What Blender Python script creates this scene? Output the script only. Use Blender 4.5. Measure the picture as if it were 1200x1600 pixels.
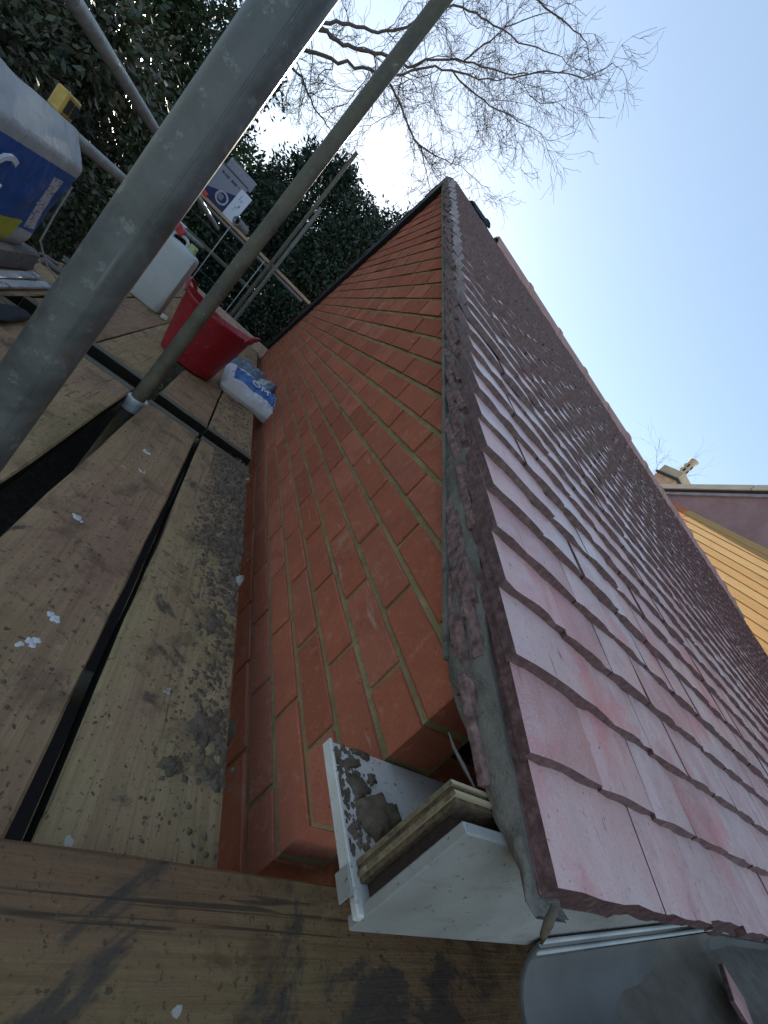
import bpy, math, random
import numpy as np
from mathutils import Vector, Matrix, noise

random.seed(7); rng = np.random.default_rng(7)
scene = bpy.context.scene
for o in list(bpy.data.objects): bpy.data.objects.remove(o)
C = scene.collection
R = math.radians

# ---------------------------------------------------------------- camera, sky, sun, exposure
cam_d = bpy.data.cameras.new('camera'); cam = bpy.data.objects.new('camera', cam_d); C.objects.link(cam)
cam_d.sensor_fit = 'AUTO'; cam_d.sensor_width = 36.0; cam_d.lens = 651.7/1600*36
cam_d.clip_start = 0.01; cam_d.clip_end = 600
cam.matrix_world = Matrix(((0.68922995, -0.54149024, -0.48140461, 0),
                           (-0.25346631, 0.4422459, -0.8603333, 0),
                           (0.6787613, 0.71498733, 0.16755959, 0),
                           (0, 0, 0, 1)))
scene.camera = cam

SUN_AZ, SUN_EL = R(5.0), R(17.5)          # azimuth from +Y towards +X
world = bpy.data.worlds.new('World'); scene.world = world; world.use_nodes = True
wn = world.node_tree.nodes; wl = world.node_tree.links
for n in list(wn): wn.remove(n)
sky = wn.new('ShaderNodeTexSky'); sky.sky_type = 'NISHITA'; sky.sun_disc = False
sky.sun_elevation = SUN_EL; sky.sun_rotation = SUN_AZ
sky.altitude = 50; sky.air_density = 1.0; sky.dust_density = 0.18; sky.ozone_density = 2.6
bg = wn.new('ShaderNodeBackground'); bg.inputs['Strength'].default_value = 0.15
wo = wn.new('ShaderNodeOutputWorld')
gam = wn.new('ShaderNodeGamma'); gam.inputs['Gamma'].default_value = 0.62
wl.new(sky.outputs[0], gam.inputs[0]); wl.new(gam.outputs[0], bg.inputs[0]); wl.new(bg.outputs[0], wo.inputs[0])
sun_d = bpy.data.lights.new('sun', 'SUN'); sun_d.energy = 4.5; sun_d.angle = R(0.53); sun_d.color = (1.0, 0.93, 0.82)
sun = bpy.data.objects.new('sun', sun_d); C.objects.link(sun)
sdir = Vector((math.sin(SUN_AZ)*math.cos(SUN_EL), math.cos(SUN_AZ)*math.cos(SUN_EL), math.sin(SUN_EL)))
sun.rotation_euler = sdir.to_track_quat('Z', 'Y').to_euler()
sun.location = sdir*40
vs = scene.view_settings
scene.display_settings.display_device = 'sRGB'
vs.view_transform = 'Standard'; vs.look = 'None'; vs.gamma = 1.0; vs.use_curve_mapping = False
vs.exposure = 1.52
scene.cycles.max_bounces = 6

# ---------------------------------------------------------------- helpers
class MB:
    def __init__(s): s.v = []; s.f = []; s.sm = False
    def add(s, vs_, fs):
        b = len(s.v); s.v.extend([tuple(p) for p in vs_]); s.f.extend([tuple(i+b for i in f) for f in fs]); return s
    def box(s, x0, x1, y0, y1, z0, z1, M=None):
        p = [Vector((x, y, z)) for z in (z0, z1) for y in (y0, y1) for x in (x0, x1)]
        if M: p = [M @ q for q in p]
        return s.add(p, [(0, 2, 3, 1), (4, 5, 7, 6), (0, 1, 5, 4), (2, 6, 7, 3), (0, 4, 6, 2), (1, 3, 7, 5)])
    def bbox(s, x0, x1, y0, y1, z0, z1, b=.003, M=None, jit=0):
        """box with bevelled edges (26-face)"""
        xs, ys, zs = (x0, x1), (y0, y1), (z0, z1)
        P = []; idx = {}
        for i in (0, 1):
            for j in (0, 1):
                for k in (0, 1):
                    for ax in range(3):
                        q = [xs[i], ys[j], zs[k]]
                        for a, s_ in ((0, i), (1, j), (2, k)):
                            if a != ax: q[a] += b if s_ == 0 else -b
                        # vertex lying on face with normal axis ax
                        q = Vector(q)
                        if jit: q += Vector((random.uniform(-jit, jit), random.uniform(-jit, jit), random.uniform(-jit, jit)))
                        idx[i, j, k, ax] = len(P); P.append(M @ q if M else q)
        F = []
        for s_ in (0, 1):
            a = [(s_, 0, 0), (s_, 1, 0), (s_, 1, 1), (s_, 0, 1)]; f = [idx[c+(0,)] for c in a]; F.append(f if s_ else f[::-1])
            a = [(0, s_, 0), (0, s_, 1), (1, s_, 1), (1, s_, 0)]; f = [idx[c+(1,)] for c in a]; F.append(f if s_ else f[::-1])
            a = [(0, 0, s_), (1, 0, s_), (1, 1, s_), (0, 1, s_)]; f = [idx[c+(2,)] for c in a]; F.append(f if s_ else f[::-1])
        for i in (0, 1):
            for j in (0, 1):
                F.append([idx[i, j, 0, 0], idx[i, j, 1, 0], idx[i, j, 1, 1], idx[i, j, 0, 1]])
                F.append([idx[i, 0, j, 0], idx[i, 1, j, 0], idx[i, 1, j, 2], idx[i, 0, j, 2]])
                F.append([idx[0, i, j, 1], idx[1, i, j, 1], idx[1, i, j, 2], idx[0, i, j, 2]])
        for i in (0, 1):
            for j in (0, 1):
                for k in (0, 1): F.append([idx[i, j, k, 0], idx[i, j, k, 1], idx[i, j, k, 2]])
        return s.add(P, F)
    def tube(s, pts, rad, n=12, cap=True, hollow=0):
        pts = [Vector(p) for p in pts]
        if not hasattr(rad, '__len__'): rad = [rad]*len(pts)
        t0 = (pts[1]-pts[0]).normalized()
        ref = Vector((0, 0, 1)) if abs(t0.z) < .9 else Vector((1, 0, 0))
        u = t0.cross(ref).normalized(); V = []; m = len(pts)
        for i, p in enumerate(pts):
            t = (pts[min(i+1, m-1)]-pts[max(i-1, 0)]).normalized()
            u = (u-t*u.dot(t)); u = u.normalized() if u.length > 1e-6 else t.orthogonal().normalized()
            w = t.cross(u)
            for k in range(n):
                a = 2*math.pi*k/n; V.append(p+(u*math.cos(a)+w*math.sin(a))*rad[i])
        F = []
        for i in range(m-1):
            for k in range(n):
                k2 = (k+1) % n; F.append((i*n+k, i*n+k2, (i+1)*n+k2, (i+1)*n+k))
        if cap: F.append(tuple(range(n))[::-1]); F.append(tuple((m-1)*n+k for k in range(n)))
        return s.add(V, F)
    def lathe(s, prof, n=24, M=None):
        V = []; F = []; m = len(prof)
        for r, z in prof:
            for k in range(n):
                a = 2*math.pi*k/n; q = Vector((r*math.cos(a), r*math.sin(a), z)); V.append(M @ q if M else q)
        for i in range(m-1):
            for k in range(n):
                k2 = (k+1) % n; F.append((i*n+k, i*n+k2, (i+1)*n+k2, (i+1)*n+k))
        return s.add(V, F)
    def prism(s, poly, axis, a0, a1):
        """extrude 2-D polygon along axis (0,1,2); poly in remaining axes order"""
        def mk(p, a):
            q = [p[0], p[1]]; q.insert(axis, a); return tuple(q)
        n = len(poly)
        V = [mk(p, a0) for p in poly]+[mk(p, a1) for p in poly]
        F = [tuple(range(n)), tuple(range(2*n-1, n-1, -1))]
        for i in range(n): j = (i+1) % n; F.append((i, n+i, n+j, j))
        return s.add(V, F)
    def grid(s, fn, nu, nv):
        V = [fn(i/nu, j/nv) for j in range(nv+1) for i in range(nu+1)]
        F = [(j*(nu+1)+i, j*(nu+1)+i+1, (j+1)*(nu+1)+i+1, (j+1)*(nu+1)+i) for j in range(nv) for i in range(nu)]
        return s.add(V, F)
    def mesh(s, name, mat=None, smooth=False):
        me = bpy.data.meshes.new(name); me.from_pydata([tuple(v) for v in s.v], [], s.f)
        me.validate(); me.update()
        import bmesh
        bm = bmesh.new(); bm.from_mesh(me); bmesh.ops.recalc_face_normals(bm, faces=bm.faces); bm.to_mesh(me); bm.free()
        if mat: me.materials.append(mat)
        if smooth: me.polygons.foreach_set('use_smooth', [True]*len(me.polygons))
        return me
    def build(s, name, mat, parent=None, smooth=False):
        o = bpy.data.objects.new(name, s.mesh(name, mat, smooth)); C.objects.link(o)
        if parent: o.parent = parent
        return o
def tag(o, label=None, cat=None, group=None, kind=None):
    if label: o['label'] = label
    if cat: o['category'] = cat
    if group: o['group'] = group
    if kind: o['kind'] = kind
    return o
def empty(name, label=None, cat=None, group=None, loc=(0, 0, 0)):
    o = bpy.data.objects.new(name, None); C.objects.link(o); o.location = loc; o.empty_display_size = .1
    return tag(o, label, cat, group)
def inst(name, me, parent=None, M=None):
    o = bpy.data.objects.new(name, me); C.objects.link(o)
    if parent: o.parent = parent
    if M is not None: o.matrix_local = M
    return o
def nz(x, y, z=0, f=1.0): return noise.noise(Vector((x*f, y*f, z*f)))
def smoothmesh(o, angle=40):
    me = o.data; me.polygons.foreach_set('use_smooth', [True]*len(me.polygons))
    try: me.set_sharp_from_angle(angle=R(angle))
    except Exception: pass
    return o

# ---------------------------------------------------------------- materials
class Mat:
    def __init__(s, name, rough=.7, spec=.4, metal=0):
        s.m = bpy.data.materials.new(name); s.m.use_nodes = True
        s.t = s.m.node_tree; s.n = s.t.nodes; s.l = s.t.links
        s.b = s.n['Principled BSDF']
        s.set('Roughness', rough); s.set('Specular IOR Level', spec); s.set('Metallic', metal)
        s.tc = s.n.new('ShaderNodeTexCoord'); s.h = None
    def set(s, k, v): s.b.inputs[k].default_value = v
    def coord(s, scale=(1, 1, 1), kind='Object', rot=(0, 0, 0)):
        mp = s.n.new('ShaderNodeMapping'); mp.inputs['Scale'].default_value = scale; mp.inputs['Rotation'].default_value = rot
        s.l.new(s.tc.outputs[kind], mp.inputs[0]); return mp.outputs[0]
    def world(s, scale=(1, 1, 1)):
        g = s.n.new('ShaderNodeNewGeometry'); mp = s.n.new('ShaderNodeMapping'); mp.inputs['Scale'].default_value = scale
        s.l.new(g.outputs['Position'], mp.inputs[0]); return mp.outputs[0]
    def noise(s, co, scale, detail=4, rough=.6, dist=0):
        n = s.n.new('ShaderNodeTexNoise'); s.l.new(co, n.inputs['Vector'])
        n.inputs['Scale'].default_value = scale; n.inputs['Detail'].default_value = detail
        n.inputs['Roughness'].default_value = rough; n.inputs['Distortion'].default_value = dist
        return n.outputs['Fac']
    def voro(s, co, scale, out='Distance'):
        n = s.n.new('ShaderNodeTexVoronoi'); s.l.new(co, n.inputs['Vector']); n.inputs['Scale'].default_value = scale
        return n.outputs[out]
    def ramp(s, fac, stops, interp='LINEAR'):
        r = s.n.new('ShaderNodeValToRGB'); e = r.color_ramp.elements; r.color_ramp.interpolation = interp
        while len(e) > 1: e.remove(e[-1])
        e[0].position = stops[0][0]; e[0].color = tuple(stops[0][1])+(1,)
        for p, c in stops[1:]: q = e.new(p); q.color = tuple(c)+(1,)
        s.l.new(fac, r.inputs[0]); return r.outputs[0]
    def mask(s, fac, a, b):
        r = s.n.new('ShaderNodeMapRange'); r.inputs['From Min'].default_value = a; r.inputs['From Max'].default_value = b
        r.interpolation_type = 'SMOOTHSTEP'; s.l.new(fac, r.inputs['Value']); return r.outputs[0]
    def math(s, op, a, b):
        m = s.n.new('ShaderNodeMath'); m.operation = op
        for i, x in ((0, a), (1, b)):
            if isinstance(x, (int, float)): m.inputs[i].default_value = x
            else: s.l.new(x, m.inputs[i])
        return m.outputs[0]
    def mix(s, fac, a, b, blend='MIX'):
        m = s.n.new('ShaderNodeMix'); m.data_type = 'RGBA'; m.blend_type = blend
        if isinstance(fac, (int, float)): m.inputs[0].default_value = fac
        else: s.l.new(fac, m.inputs[0])
        for i, x in ((6, a), (7, b)):
            if isinstance(x, tuple): m.inputs[i].default_value = x+(1,)
            else: s.l.new(x, m.inputs[i])
        return m.outputs[2]
    def rand(s):
        a = s.n.new('ShaderNodeObjectInfo').outputs['Random']; b = s.n.new('ShaderNodeNewGeometry').outputs['Random Per Island']
        return s.math('FRACT', s.math('ADD', a, b), 0)
    def sep(s, co):
        n = s.n.new('ShaderNodeSeparateXYZ'); s.l.new(co, n.inputs[0]); return n.outputs
    def col(s, c):
        if isinstance(c, tuple): s.b.inputs['Base Color'].default_value = c+(1,)
        else: s.l.new(c, s.b.inputs['Base Color'])
        return s
    def rough(s, fac): s.l.new(fac, s.b.inputs['Roughness']); return s
    def bump(s, h, strength=.3, dist=.01):
        b = s.n.new('ShaderNodeBump'); b.inputs['Strength'].default_value = strength; b.inputs['Distance'].default_value = dist
        if s.h is not None: s.l.new(s.h, b.inputs['Normal'])
        s.l.new(h, b.inputs['Height']); s.l.new(b.outputs[0], s.b.inputs['Normal']); s.h = b.outputs[0]; return s

def plain(name, c, rough=.6, spec=.4, metal=0, var=.25, sc=30, bump=.1):
    m = Mat(name, rough, spec, metal); co = m.coord()
    n = m.noise(co, sc, 5)
    lo = tuple(x*(1-var) for x in c); hi = tuple(min(1, x*(1+var)) for x in c)
    m.col(m.ramp(n, [(.3, lo), (.7, hi)]))
    if bump: m.bump(n, bump, .004)
    return m.m

def mat_brick():
    m = Mat('brick_red', .92, .08); w = m.world(); r = m.rand()
    base = m.ramp(r, [(0, (.37, .115, .065)), (.25, (.43, .130, .072)), (.5, (.48, .148, .080)), (.75, (.42, .142, .086)), (1, (.52, .175, .105))])
    n1 = m.noise(w, 7, 7, .65, .4); n2 = m.noise(w, 240, 4, .7); n3 = m.noise(w, 42, 6, .7)
    c = m.mix(m.math('MULTIPLY', m.mask(n1, .42, .68), .7), base, (.36, .115, .07))
    c = m.mix(m.math('MULTIPLY', m.mask(n3, .52, .72), .55), c, (.58, .26, .165))
    c = m.mix(m.math('MULTIPLY', m.mask(n2, .52, .68), .45), c, (.22, .065, .035))
    pit = m.mask(m.noise(w, 95, 4, .6), .66, .70); c = m.mix(m.math('MULTIPLY', pit, .6), c, (.14, .05, .03))
    sm = m.noise(w, 3.3, 7, .72, .8); c = m.mix(m.math('MULTIPLY', m.mask(sm, .58, .72), .45), c, (.50, .36, .25))
    dr = m.noise(m.world((1, 3, 26)), 1.6, 5, .6, .5); c = m.mix(m.math('MULTIPLY', m.mask(dr, .66, .74), .4), c, (.55, .44, .34))
    m.col(c); m.bump(n2, .35, .0015); m.bump(n3, .25, .003); m.bump(pit, -.4, .002); return m.m
def mat_mortar():
    m = Mat('joint_mortar', .95, .15); w = m.world(); n = m.noise(w, 14, 5); n2 = m.noise(w, 220, 3)
    c = m.ramp(n, [(.3, (.24, .185, .085)), (.6, (.36, .28, .145)), (.8, (.46, .37, .22))])
    c = m.mix(m.mask(n2, .45, .8), c, (.20, .15, .075)); m.col(c); m.bump(n2, .5, .003); return m.m
def mat_verge_mortar():
    m = Mat('verge_mortar', .9, .2); w = m.world(); n = m.noise(w, 10, 6); n2 = m.noise(w, 130, 4)
    c = m.ramp(n, [(.3, (.14, .12, .095)), (.55, (.21, .185, .150)), (.8, (.29, .26, .215))])
    c = m.mix(m.mask(m.noise(w, 28, 4), .58, .75), c, (.10, .085, .08)); m.col(c)
    gt = m.noise(w, 320, 3, .6); c2 = m.mix(m.math('MULTIPLY', m.mask(gt, .58, .72), .25), c, (.36, .33, .28)); m.col(c2)
    m.bump(n2, .8, .004); m.bump(gt, .5, .002); m.bump(m.noise(w, 25, 6, .7), .6, .012); return m.m
def mat_tile():
    m = Mat('roof_tile_maroon', .38, .55); w = m.world(); r = m.rand()
    base = m.ramp(r, [(0, (.50, .24, .215)), (.3, (.62, .33, .29)), (.6, (.65, .40, .36)), (.8, (.58, .38, .345)), (1, (.66, .35, .305))])
    big = m.noise(w, 2.6, 4, .55, .3); c = m.mix(m.mask(big, .42, .66), base, (.65, .48, .44))
    pink = m.noise(w, 5.5, 5, .6, .3); c = m.mix(m.math('MULTIPLY', m.mask(pink, .50, .70), .8), c, (.64, .20, .19))
    gm = m.noise(w, 21, 7, .7, .4); c = m.mix(m.math('MULTIPLY', m.mask(gm, .52, .70), .4), c, (.36, .19, .185))
    sp = m.noise(w, 420, 3, .6); c = m.mix(m.math('MULTIPLY', m.mask(sp, .52, .70), .35), c, (.82, .68, .63))
    sp1 = m.noise(w, 300, 3, .6); c = m.mix(m.math('MULTIPLY', m.mask(sp1, .58, .72), .35), c, (.34, .16, .16))
    sp2 = m.noise(w, 150, 5, .65); c = m.mix(m.math('MULTIPLY', m.mask(sp2, .62, .69), .75), c, (.10, .06, .055))
    st = m.noise(m.world((70, 7, 7)), 2.2, 4, .6, .4); c = m.mix(m.math('MULTIPLY', m.mask(st, .665, .70), .8), c, (.06, .04, .04))
    li = m.noise(w, 33, 4, .55); c = m.mix(m.math('MULTIPLY', m.mask(li, .70, .73), .6), c, (.62, .58, .50))
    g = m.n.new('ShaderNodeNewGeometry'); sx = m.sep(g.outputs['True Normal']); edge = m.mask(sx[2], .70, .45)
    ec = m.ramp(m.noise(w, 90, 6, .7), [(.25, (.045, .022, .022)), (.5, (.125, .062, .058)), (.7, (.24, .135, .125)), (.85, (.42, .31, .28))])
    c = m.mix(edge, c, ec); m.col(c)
    m.rough(m.ramp(m.noise(w, 35, 6, .7), [(.3, (.24,)*3), (.7, (.50,)*3)]))
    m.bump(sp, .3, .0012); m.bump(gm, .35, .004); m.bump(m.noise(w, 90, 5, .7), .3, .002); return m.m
def mat_board(name, tint=(1, 1, 1), mud=.5, axis=1):
    m = Mat(name, .85, .12); w = m.world()
    def st(a, b): q = [a, a, a]; q[axis] = b; return m.world(tuple(q))
    def t(*c): return tuple(a*b for a, b in zip(c, tint))
    lo = m.noise(st(5, 1.6), 1.0, 5, .6, .5)
    c = m.ramp(lo, [(.32, t(.23, .185, .110)), (.46, t(.36, .275, .165)), (.58, t(.33, .225, .150)), (.72, t(.25, .175, .125))])
    gr = m.noise(st(95, 3.2), 1.0, 6, .7, .8)
    c = m.mix(m.mask(gr, .35, .75), c, m.mix(.55, c, t(.15, .105, .065)))
    crack = m.mask(m.noise(st(60, 1.3), 1.0, 4, .6, 1.2), .655, .70)
    c = m.mix(m.math('MULTIPLY', crack, .75), c, (.045, .034, .022))
    bl = m.noise(w, 11, 8, .68, .4); c = m.mix(m.math('MULTIPLY', m.mask(bl, .50, .66), .62), c, t(.115, .085, .058))
    lt = m.noise(w, 17, 6, .65, .6); c = m.mix(m.math('MULTIPLY', m.mask(lt, .60, .74), .5), c, t(.50, .42, .30))
    dk = m.noise(w, 6.0, 7, .65, .7)
    c = m.mix(m.math('MULTIPLY', m.mask(dk, .72-.16*mud, .82-.18*mud), .8), c, (.060, .052, .045))
    spk = m.noise(w, 120, 5, .65); c = m.mix(m.math('MULTIPLY', m.mask(spk, .58, .66), .7), c, (.055, .042, .030))
    sp2 = m.noise(w, 48, 4, .6); c = m.mix(m.math('MULTIPLY', m.mask(sp2, .66, .70), .8), c, (.05, .042, .034))
    wh = m.noise(w, 21, 4, .5); c = m.mix(m.math('MULTIPLY', m.mask(wh, .735, .75), .7), c, (.52, .49, .44))
    g_ = m.n.new('ShaderNodeNewGeometry'); c = m.mix(m.mask(m.sep(g_.outputs['True Normal'])[2], .7, .4), c, (.020, .015, .010))  # side faces painted near-black, standing in for shade in the board gaps
    m.col(c); m.bump(gr, .5, .003); m.bump(crack, -.6, .004); m.bump(bl, .35, .006); m.bump(spk, .4, .003)
    m.rough(m.ramp(lo, [(.35, (.9,)*3), (.7, (.6,)*3)])); return m.m
def mat_galv(name='galvanised_steel', c=(.30, .32, .32), rough=.55, metal=.35):
    m = Mat(name, rough, .5, metal); w = m.world(); n = m.noise(w, 13, 7, .7, .3); n2 = m.noise(w, 70, 5, .65)
    cc = m.ramp(n, [(.25, tuple(x*.5 for x in c)), (.5, c), (.78, tuple(min(1, x*1.7) for x in c))])
    cc = m.mix(m.math('MULTIPLY', m.mask(n2, .58, .68), .5), cc, tuple(min(.6, x*2.4) for x in c))
    cem = m.noise(w, 26, 6, .7, .5); cc = m.mix(m.math('MULTIPLY', m.mask(cem, .66, .70), .75), cc, (.34, .33, .29))
    ru = m.noise(w, 7, 6, .7); cc = m.mix(m.math('MULTIPLY', m.mask(ru, .60, .72), .6), cc, (.13, .075, .04))
    sc = m.noise(m.world((60, 60, 2.5)), 1.0, 3, .5); cc = m.mix(m.math('MULTIPLY', m.mask(sc, .68, .72), .5), cc, tuple(min(.6, x*2.2) for x in c))
    m.col(cc); m.bump(n2, .2, .002); m.bump(cem, .15, .004); m.rough(m.ramp(n, [(.3, (rough-.15,)*3), (.7, (rough+.2,)*3)])); return m.m
def mat_leaf(name, cols, rough=.45):
    m = Mat(name, rough, .4); r = m.rand()
    m.col(m.ramp(r, [(i/(len(cols)-1), c) for i, c in enumerate(cols)])); 
    m.b.inputs['Transmission Weight'].default_value = 0
    return m.m
def mat_bark(name, c): 
    m = Mat(name, .9, .15); w = m.world((6, 6, 1.5)); n = m.noise(w, 4, 5)
    m.col(m.ramp(n, [(.3, tuple(x*.6 for x in c)), (.7, tuple(x*1.3 for x in c))])); m.bump(n, .5, .02); return m.m
def mat_upvc(name, dirt=.5, k=1.0):
    m = Mat(name, .45, .45); w = m.world(); n = m.noise(w, 8, 5); n2 = m.noise(w, 90, 4)
    c = m.ramp(n, [(.3, (.27*k, .255*k, .225*k)), (.65, (.40*k, .38*k, .34*k))])
    c = m.mix(m.math('MULTIPLY', m.mask(n2, .70-.04*dirt, .74-.04*dirt), .7), c, (.13, .12, .10))
    c = m.mix(m.math('MULTIPLY', m.mask(m.noise(w, 22, 5), .60, .78), .55*dirt), c, (.20, .185, .16))
    fs = m.noise(w, 180, 4, .6); c = m.mix(m.math('MULTIPLY', m.mask(fs, .63, .68), .7), c, (.10, .085, .065))
    stn = m.noise(m.world((4, 4, 14)), 2.5, 6, .7, .5); c = m.mix(m.math('MULTIPLY', m.mask(stn, .52, .72), .45*dirt), c, (.15, .135, .11))
    m.col(c); m.bump(n2, .12, .001); return m.m

M_brick = mat_brick(); M_mort = mat_mortar(); M_vmort = mat_verge_mortar(); M_tile = mat_tile()
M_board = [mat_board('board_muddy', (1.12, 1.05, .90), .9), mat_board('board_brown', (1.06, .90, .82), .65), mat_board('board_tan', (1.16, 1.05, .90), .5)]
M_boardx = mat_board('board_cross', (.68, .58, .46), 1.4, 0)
M_galv = mat_galv('galvanised_steel', (.12, .122, .112), .45, .4); M_galv_dark = mat_galv('weathered_steel', (.10, .09, .06), .62, .05); M_galv_lt = mat_galv('bright_steel', (.50, .51, .50), .45, .3)
M_upvc = mat_upvc('soffit_white', .45, 2.0); M_upvc2 = mat_upvc('fascia_white', .75)
M_dark = plain('dark_void_timber', (.02, .013, .011), .9, .1)
M_felt = plain('black_felt', (.035, .037, .04), .8, .2)
M_clod = plain('wet_mortar', (.135, .10, .066), .75, .3, var=.4, sc=80, bump=.4)

# ---------------------------------------------------------------- ground and bank
def ground_z(x, y):
    b = max(0.0, min(1.0, (y-6.9)/1.6)); b = b*b*(3-2*b)
    far = max(0.0, min(1.0, (y-18)/20))
    z = -2.6+1.75*b*(1-.0*far)
    r = max(0.0, min(1.0, (x-3)/4)); z = z*(1-r)+(-2.6)*r
    return z+.10*nz(x, y, 3, .8)*(1 if abs(x)+abs(y) < 60 else 0)
def axis_pts(lo, hi, core0, core1, step):
    a = list(np.arange(core0, core1+1e-6, step)); L = []; d = step; p = core0
    while p > lo: d *= 1.5; p -= d; L.insert(0, p)
    Rr = []; d = step; p = core1
    while p < hi: d *= 1.5; p += d; Rr.append(p)
    return L+a+Rr
gx = axis_pts(-300, 300, -8, 8, .4); gy = axis_pts(-300, 300, -4, 16, .4)
g = MB(); nx = len(gx)
g.add([(x, y, ground_z(x, y)) for y in gy for x in gx],
      [(j*nx+i, j*nx+i+1, (j+1)*nx+i+1, (j+1)*nx+i) for j in range(len(gy)-1) for i in range(nx-1)])
mg = Mat('leaf_litter_soil_shade', .95, .15); w = mg.world(); n1 = mg.noise(w, 14, 6, .7); n2 = mg.noise(w, 1.2, 4)
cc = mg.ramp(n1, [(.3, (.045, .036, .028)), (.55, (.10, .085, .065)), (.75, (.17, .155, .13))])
cc = mg.mix(mg.mask(n2, .45, .7), cc, (.055, .060, .032)); cc = mg.mix(mg.mask(mg.sep(w)[1], 7.2, 6.6), cc, mg.ramp(n1, [(.35, (.012, .010, .008)), (.75, (.035, .028, .022))])); mg.col(cc); mg.bump(n1, .8, .05)  # house side goes near-black: under-platform shade painted into the soil colour
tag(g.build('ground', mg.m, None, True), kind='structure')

# ================================================================= THE HOUSE
house = empty('brick_house', 'red brick gable house with a maroon tiled roof beside the scaffold', 'house')
XE, XW = .418, .455            # verge face, gable wall face
TN = .53; TF = .587            # near and far roof slopes (tan)
YR = 3.25; YC, YF = .338, 6.25
def zbot(y): return TN*y-.3616
def ztop(y): return TN*y-.2508
ZA = zbot(YR)
# gable wall core (mortar, recessed behind brick faces)
poly = [(YC+.004, -2.7), (YC+.004, zbot(YC)), (YR, ZA+.03), (YF-.004, ZA+.03-TF*(YF-YR)), (YF-.004, -2.7)]
core = MB().prism(poly, 0, XW+.0055, XW+.10).build('gable_wall', M_mort, house)
# bricks
GA, LP = .0774, .2298
cands = []
for k in range(-8, 22):
    z0 = -.178+GA*k; z1 = z0+.0638
    ys = max(YC, (z0+.3616)/TN); ye = min(YF, YR+(ZA-z0)/TF)
    if ye-ys < .05: continue
    ph = (1.238*.455 if k % 2 else (1.238+.2525)*.455) % LP
    y = ph-LP
    while y < ye:
        a, b = max(y+.0056, ys), min(y+LP-.0056, ye)
        if b-a > .02: cands.append((a, b, z0+.0062, z1+.0062))
        y += LP
def vis(c):
    y = (c[0]+c[1])/2; z = (c[2]+c[3])/2
    return (XW/((XW**2+y*y+z*z)**1.5))*(.3 if z < -.62 else 1)*(c[1]-c[0])
cands.sort(key=vis, reverse=True)
bmesh_cache = {}
def brick_mesh(L, H, var):
    key = (round(L, 3), var)
    if key not in bmesh_cache:
        bmesh_cache[key] = MB().bbox(0, .09, 0, L, 0, H, .0016, None, .0012).mesh('brick', M_brick)
    return bmesh_cache[key]
rest = MB()
for i, (a, b, z0, z1) in enumerate(cands):
    dx = random.uniform(-.0018, .0014); tilt = random.uniform(-.004, .004)
    Mx = Matrix.Translation((XW+dx, a, z0+random.uniform(-.001, .001))) @ Matrix.Rotation(tilt, 4, 'X') @ Matrix.Rotation(random.uniform(-.006, .006), 4, 'Z')
    if i < 299: inst('brick', brick_mesh(b-a, z1-z0, random.randrange(5)), core, Mx)
    else: rest.bbox(0, .09, 0, b-a, 0, z1-z0, .0016, Mx, .001)
tag(rest.build('bricks', M_brick, core), kind='stuff')
# front wall (eaves side), behind soffit
fw = MB(); fw.box(XW+.105, 10.2, YC+.012, YC+.11, -2.7, -.30); fw.build('front_wall', M_brick, house)
MB().box(XW+.002, XW+.103, YC+.002, YC+.10, -2.7, -.84).build('corner_pier', M_brick, house)
MB().box(XW-.003, XW+.0045, YC-.002, YF, -2.7, -.845).build('wall_shade_strip', plain('painted_wall_shade', (.018, .016, .016), .9, .1), house)  # thin dark sheet in place of the shade low on the gable wall
MB().box(XW+.02, 10.2, YC+.03, YC+.09, -.30, -.20).build('wall_plate', M_dark, house)
MB().prism([(.2, -.215), (YR, 1.22), (YR, 1.17), (.2, -.30)], 0, XW+.11, XW+.16).build('rafter', M_dark, house)
MB().prism([(.2, -.215), (YR, 1.22), (YF+.2, 1.22-TF*(YF+.2-YR)), (YF+.2, 1.20-TF*(YF+.2-YR)), (YR, 1.20), (.2, -.24)], 0, XE+.05, 10.3).build('roof_deck', M_dark, house)
MB().box(9.9, 10.2, .45, YF, -2.7, -.2).build('far_wall', M_brick, house)
MB().box(XW+.105, 10.2, YF-.12, YF, -2.7, -.4).build('back_wall', M_brick, house)

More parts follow.
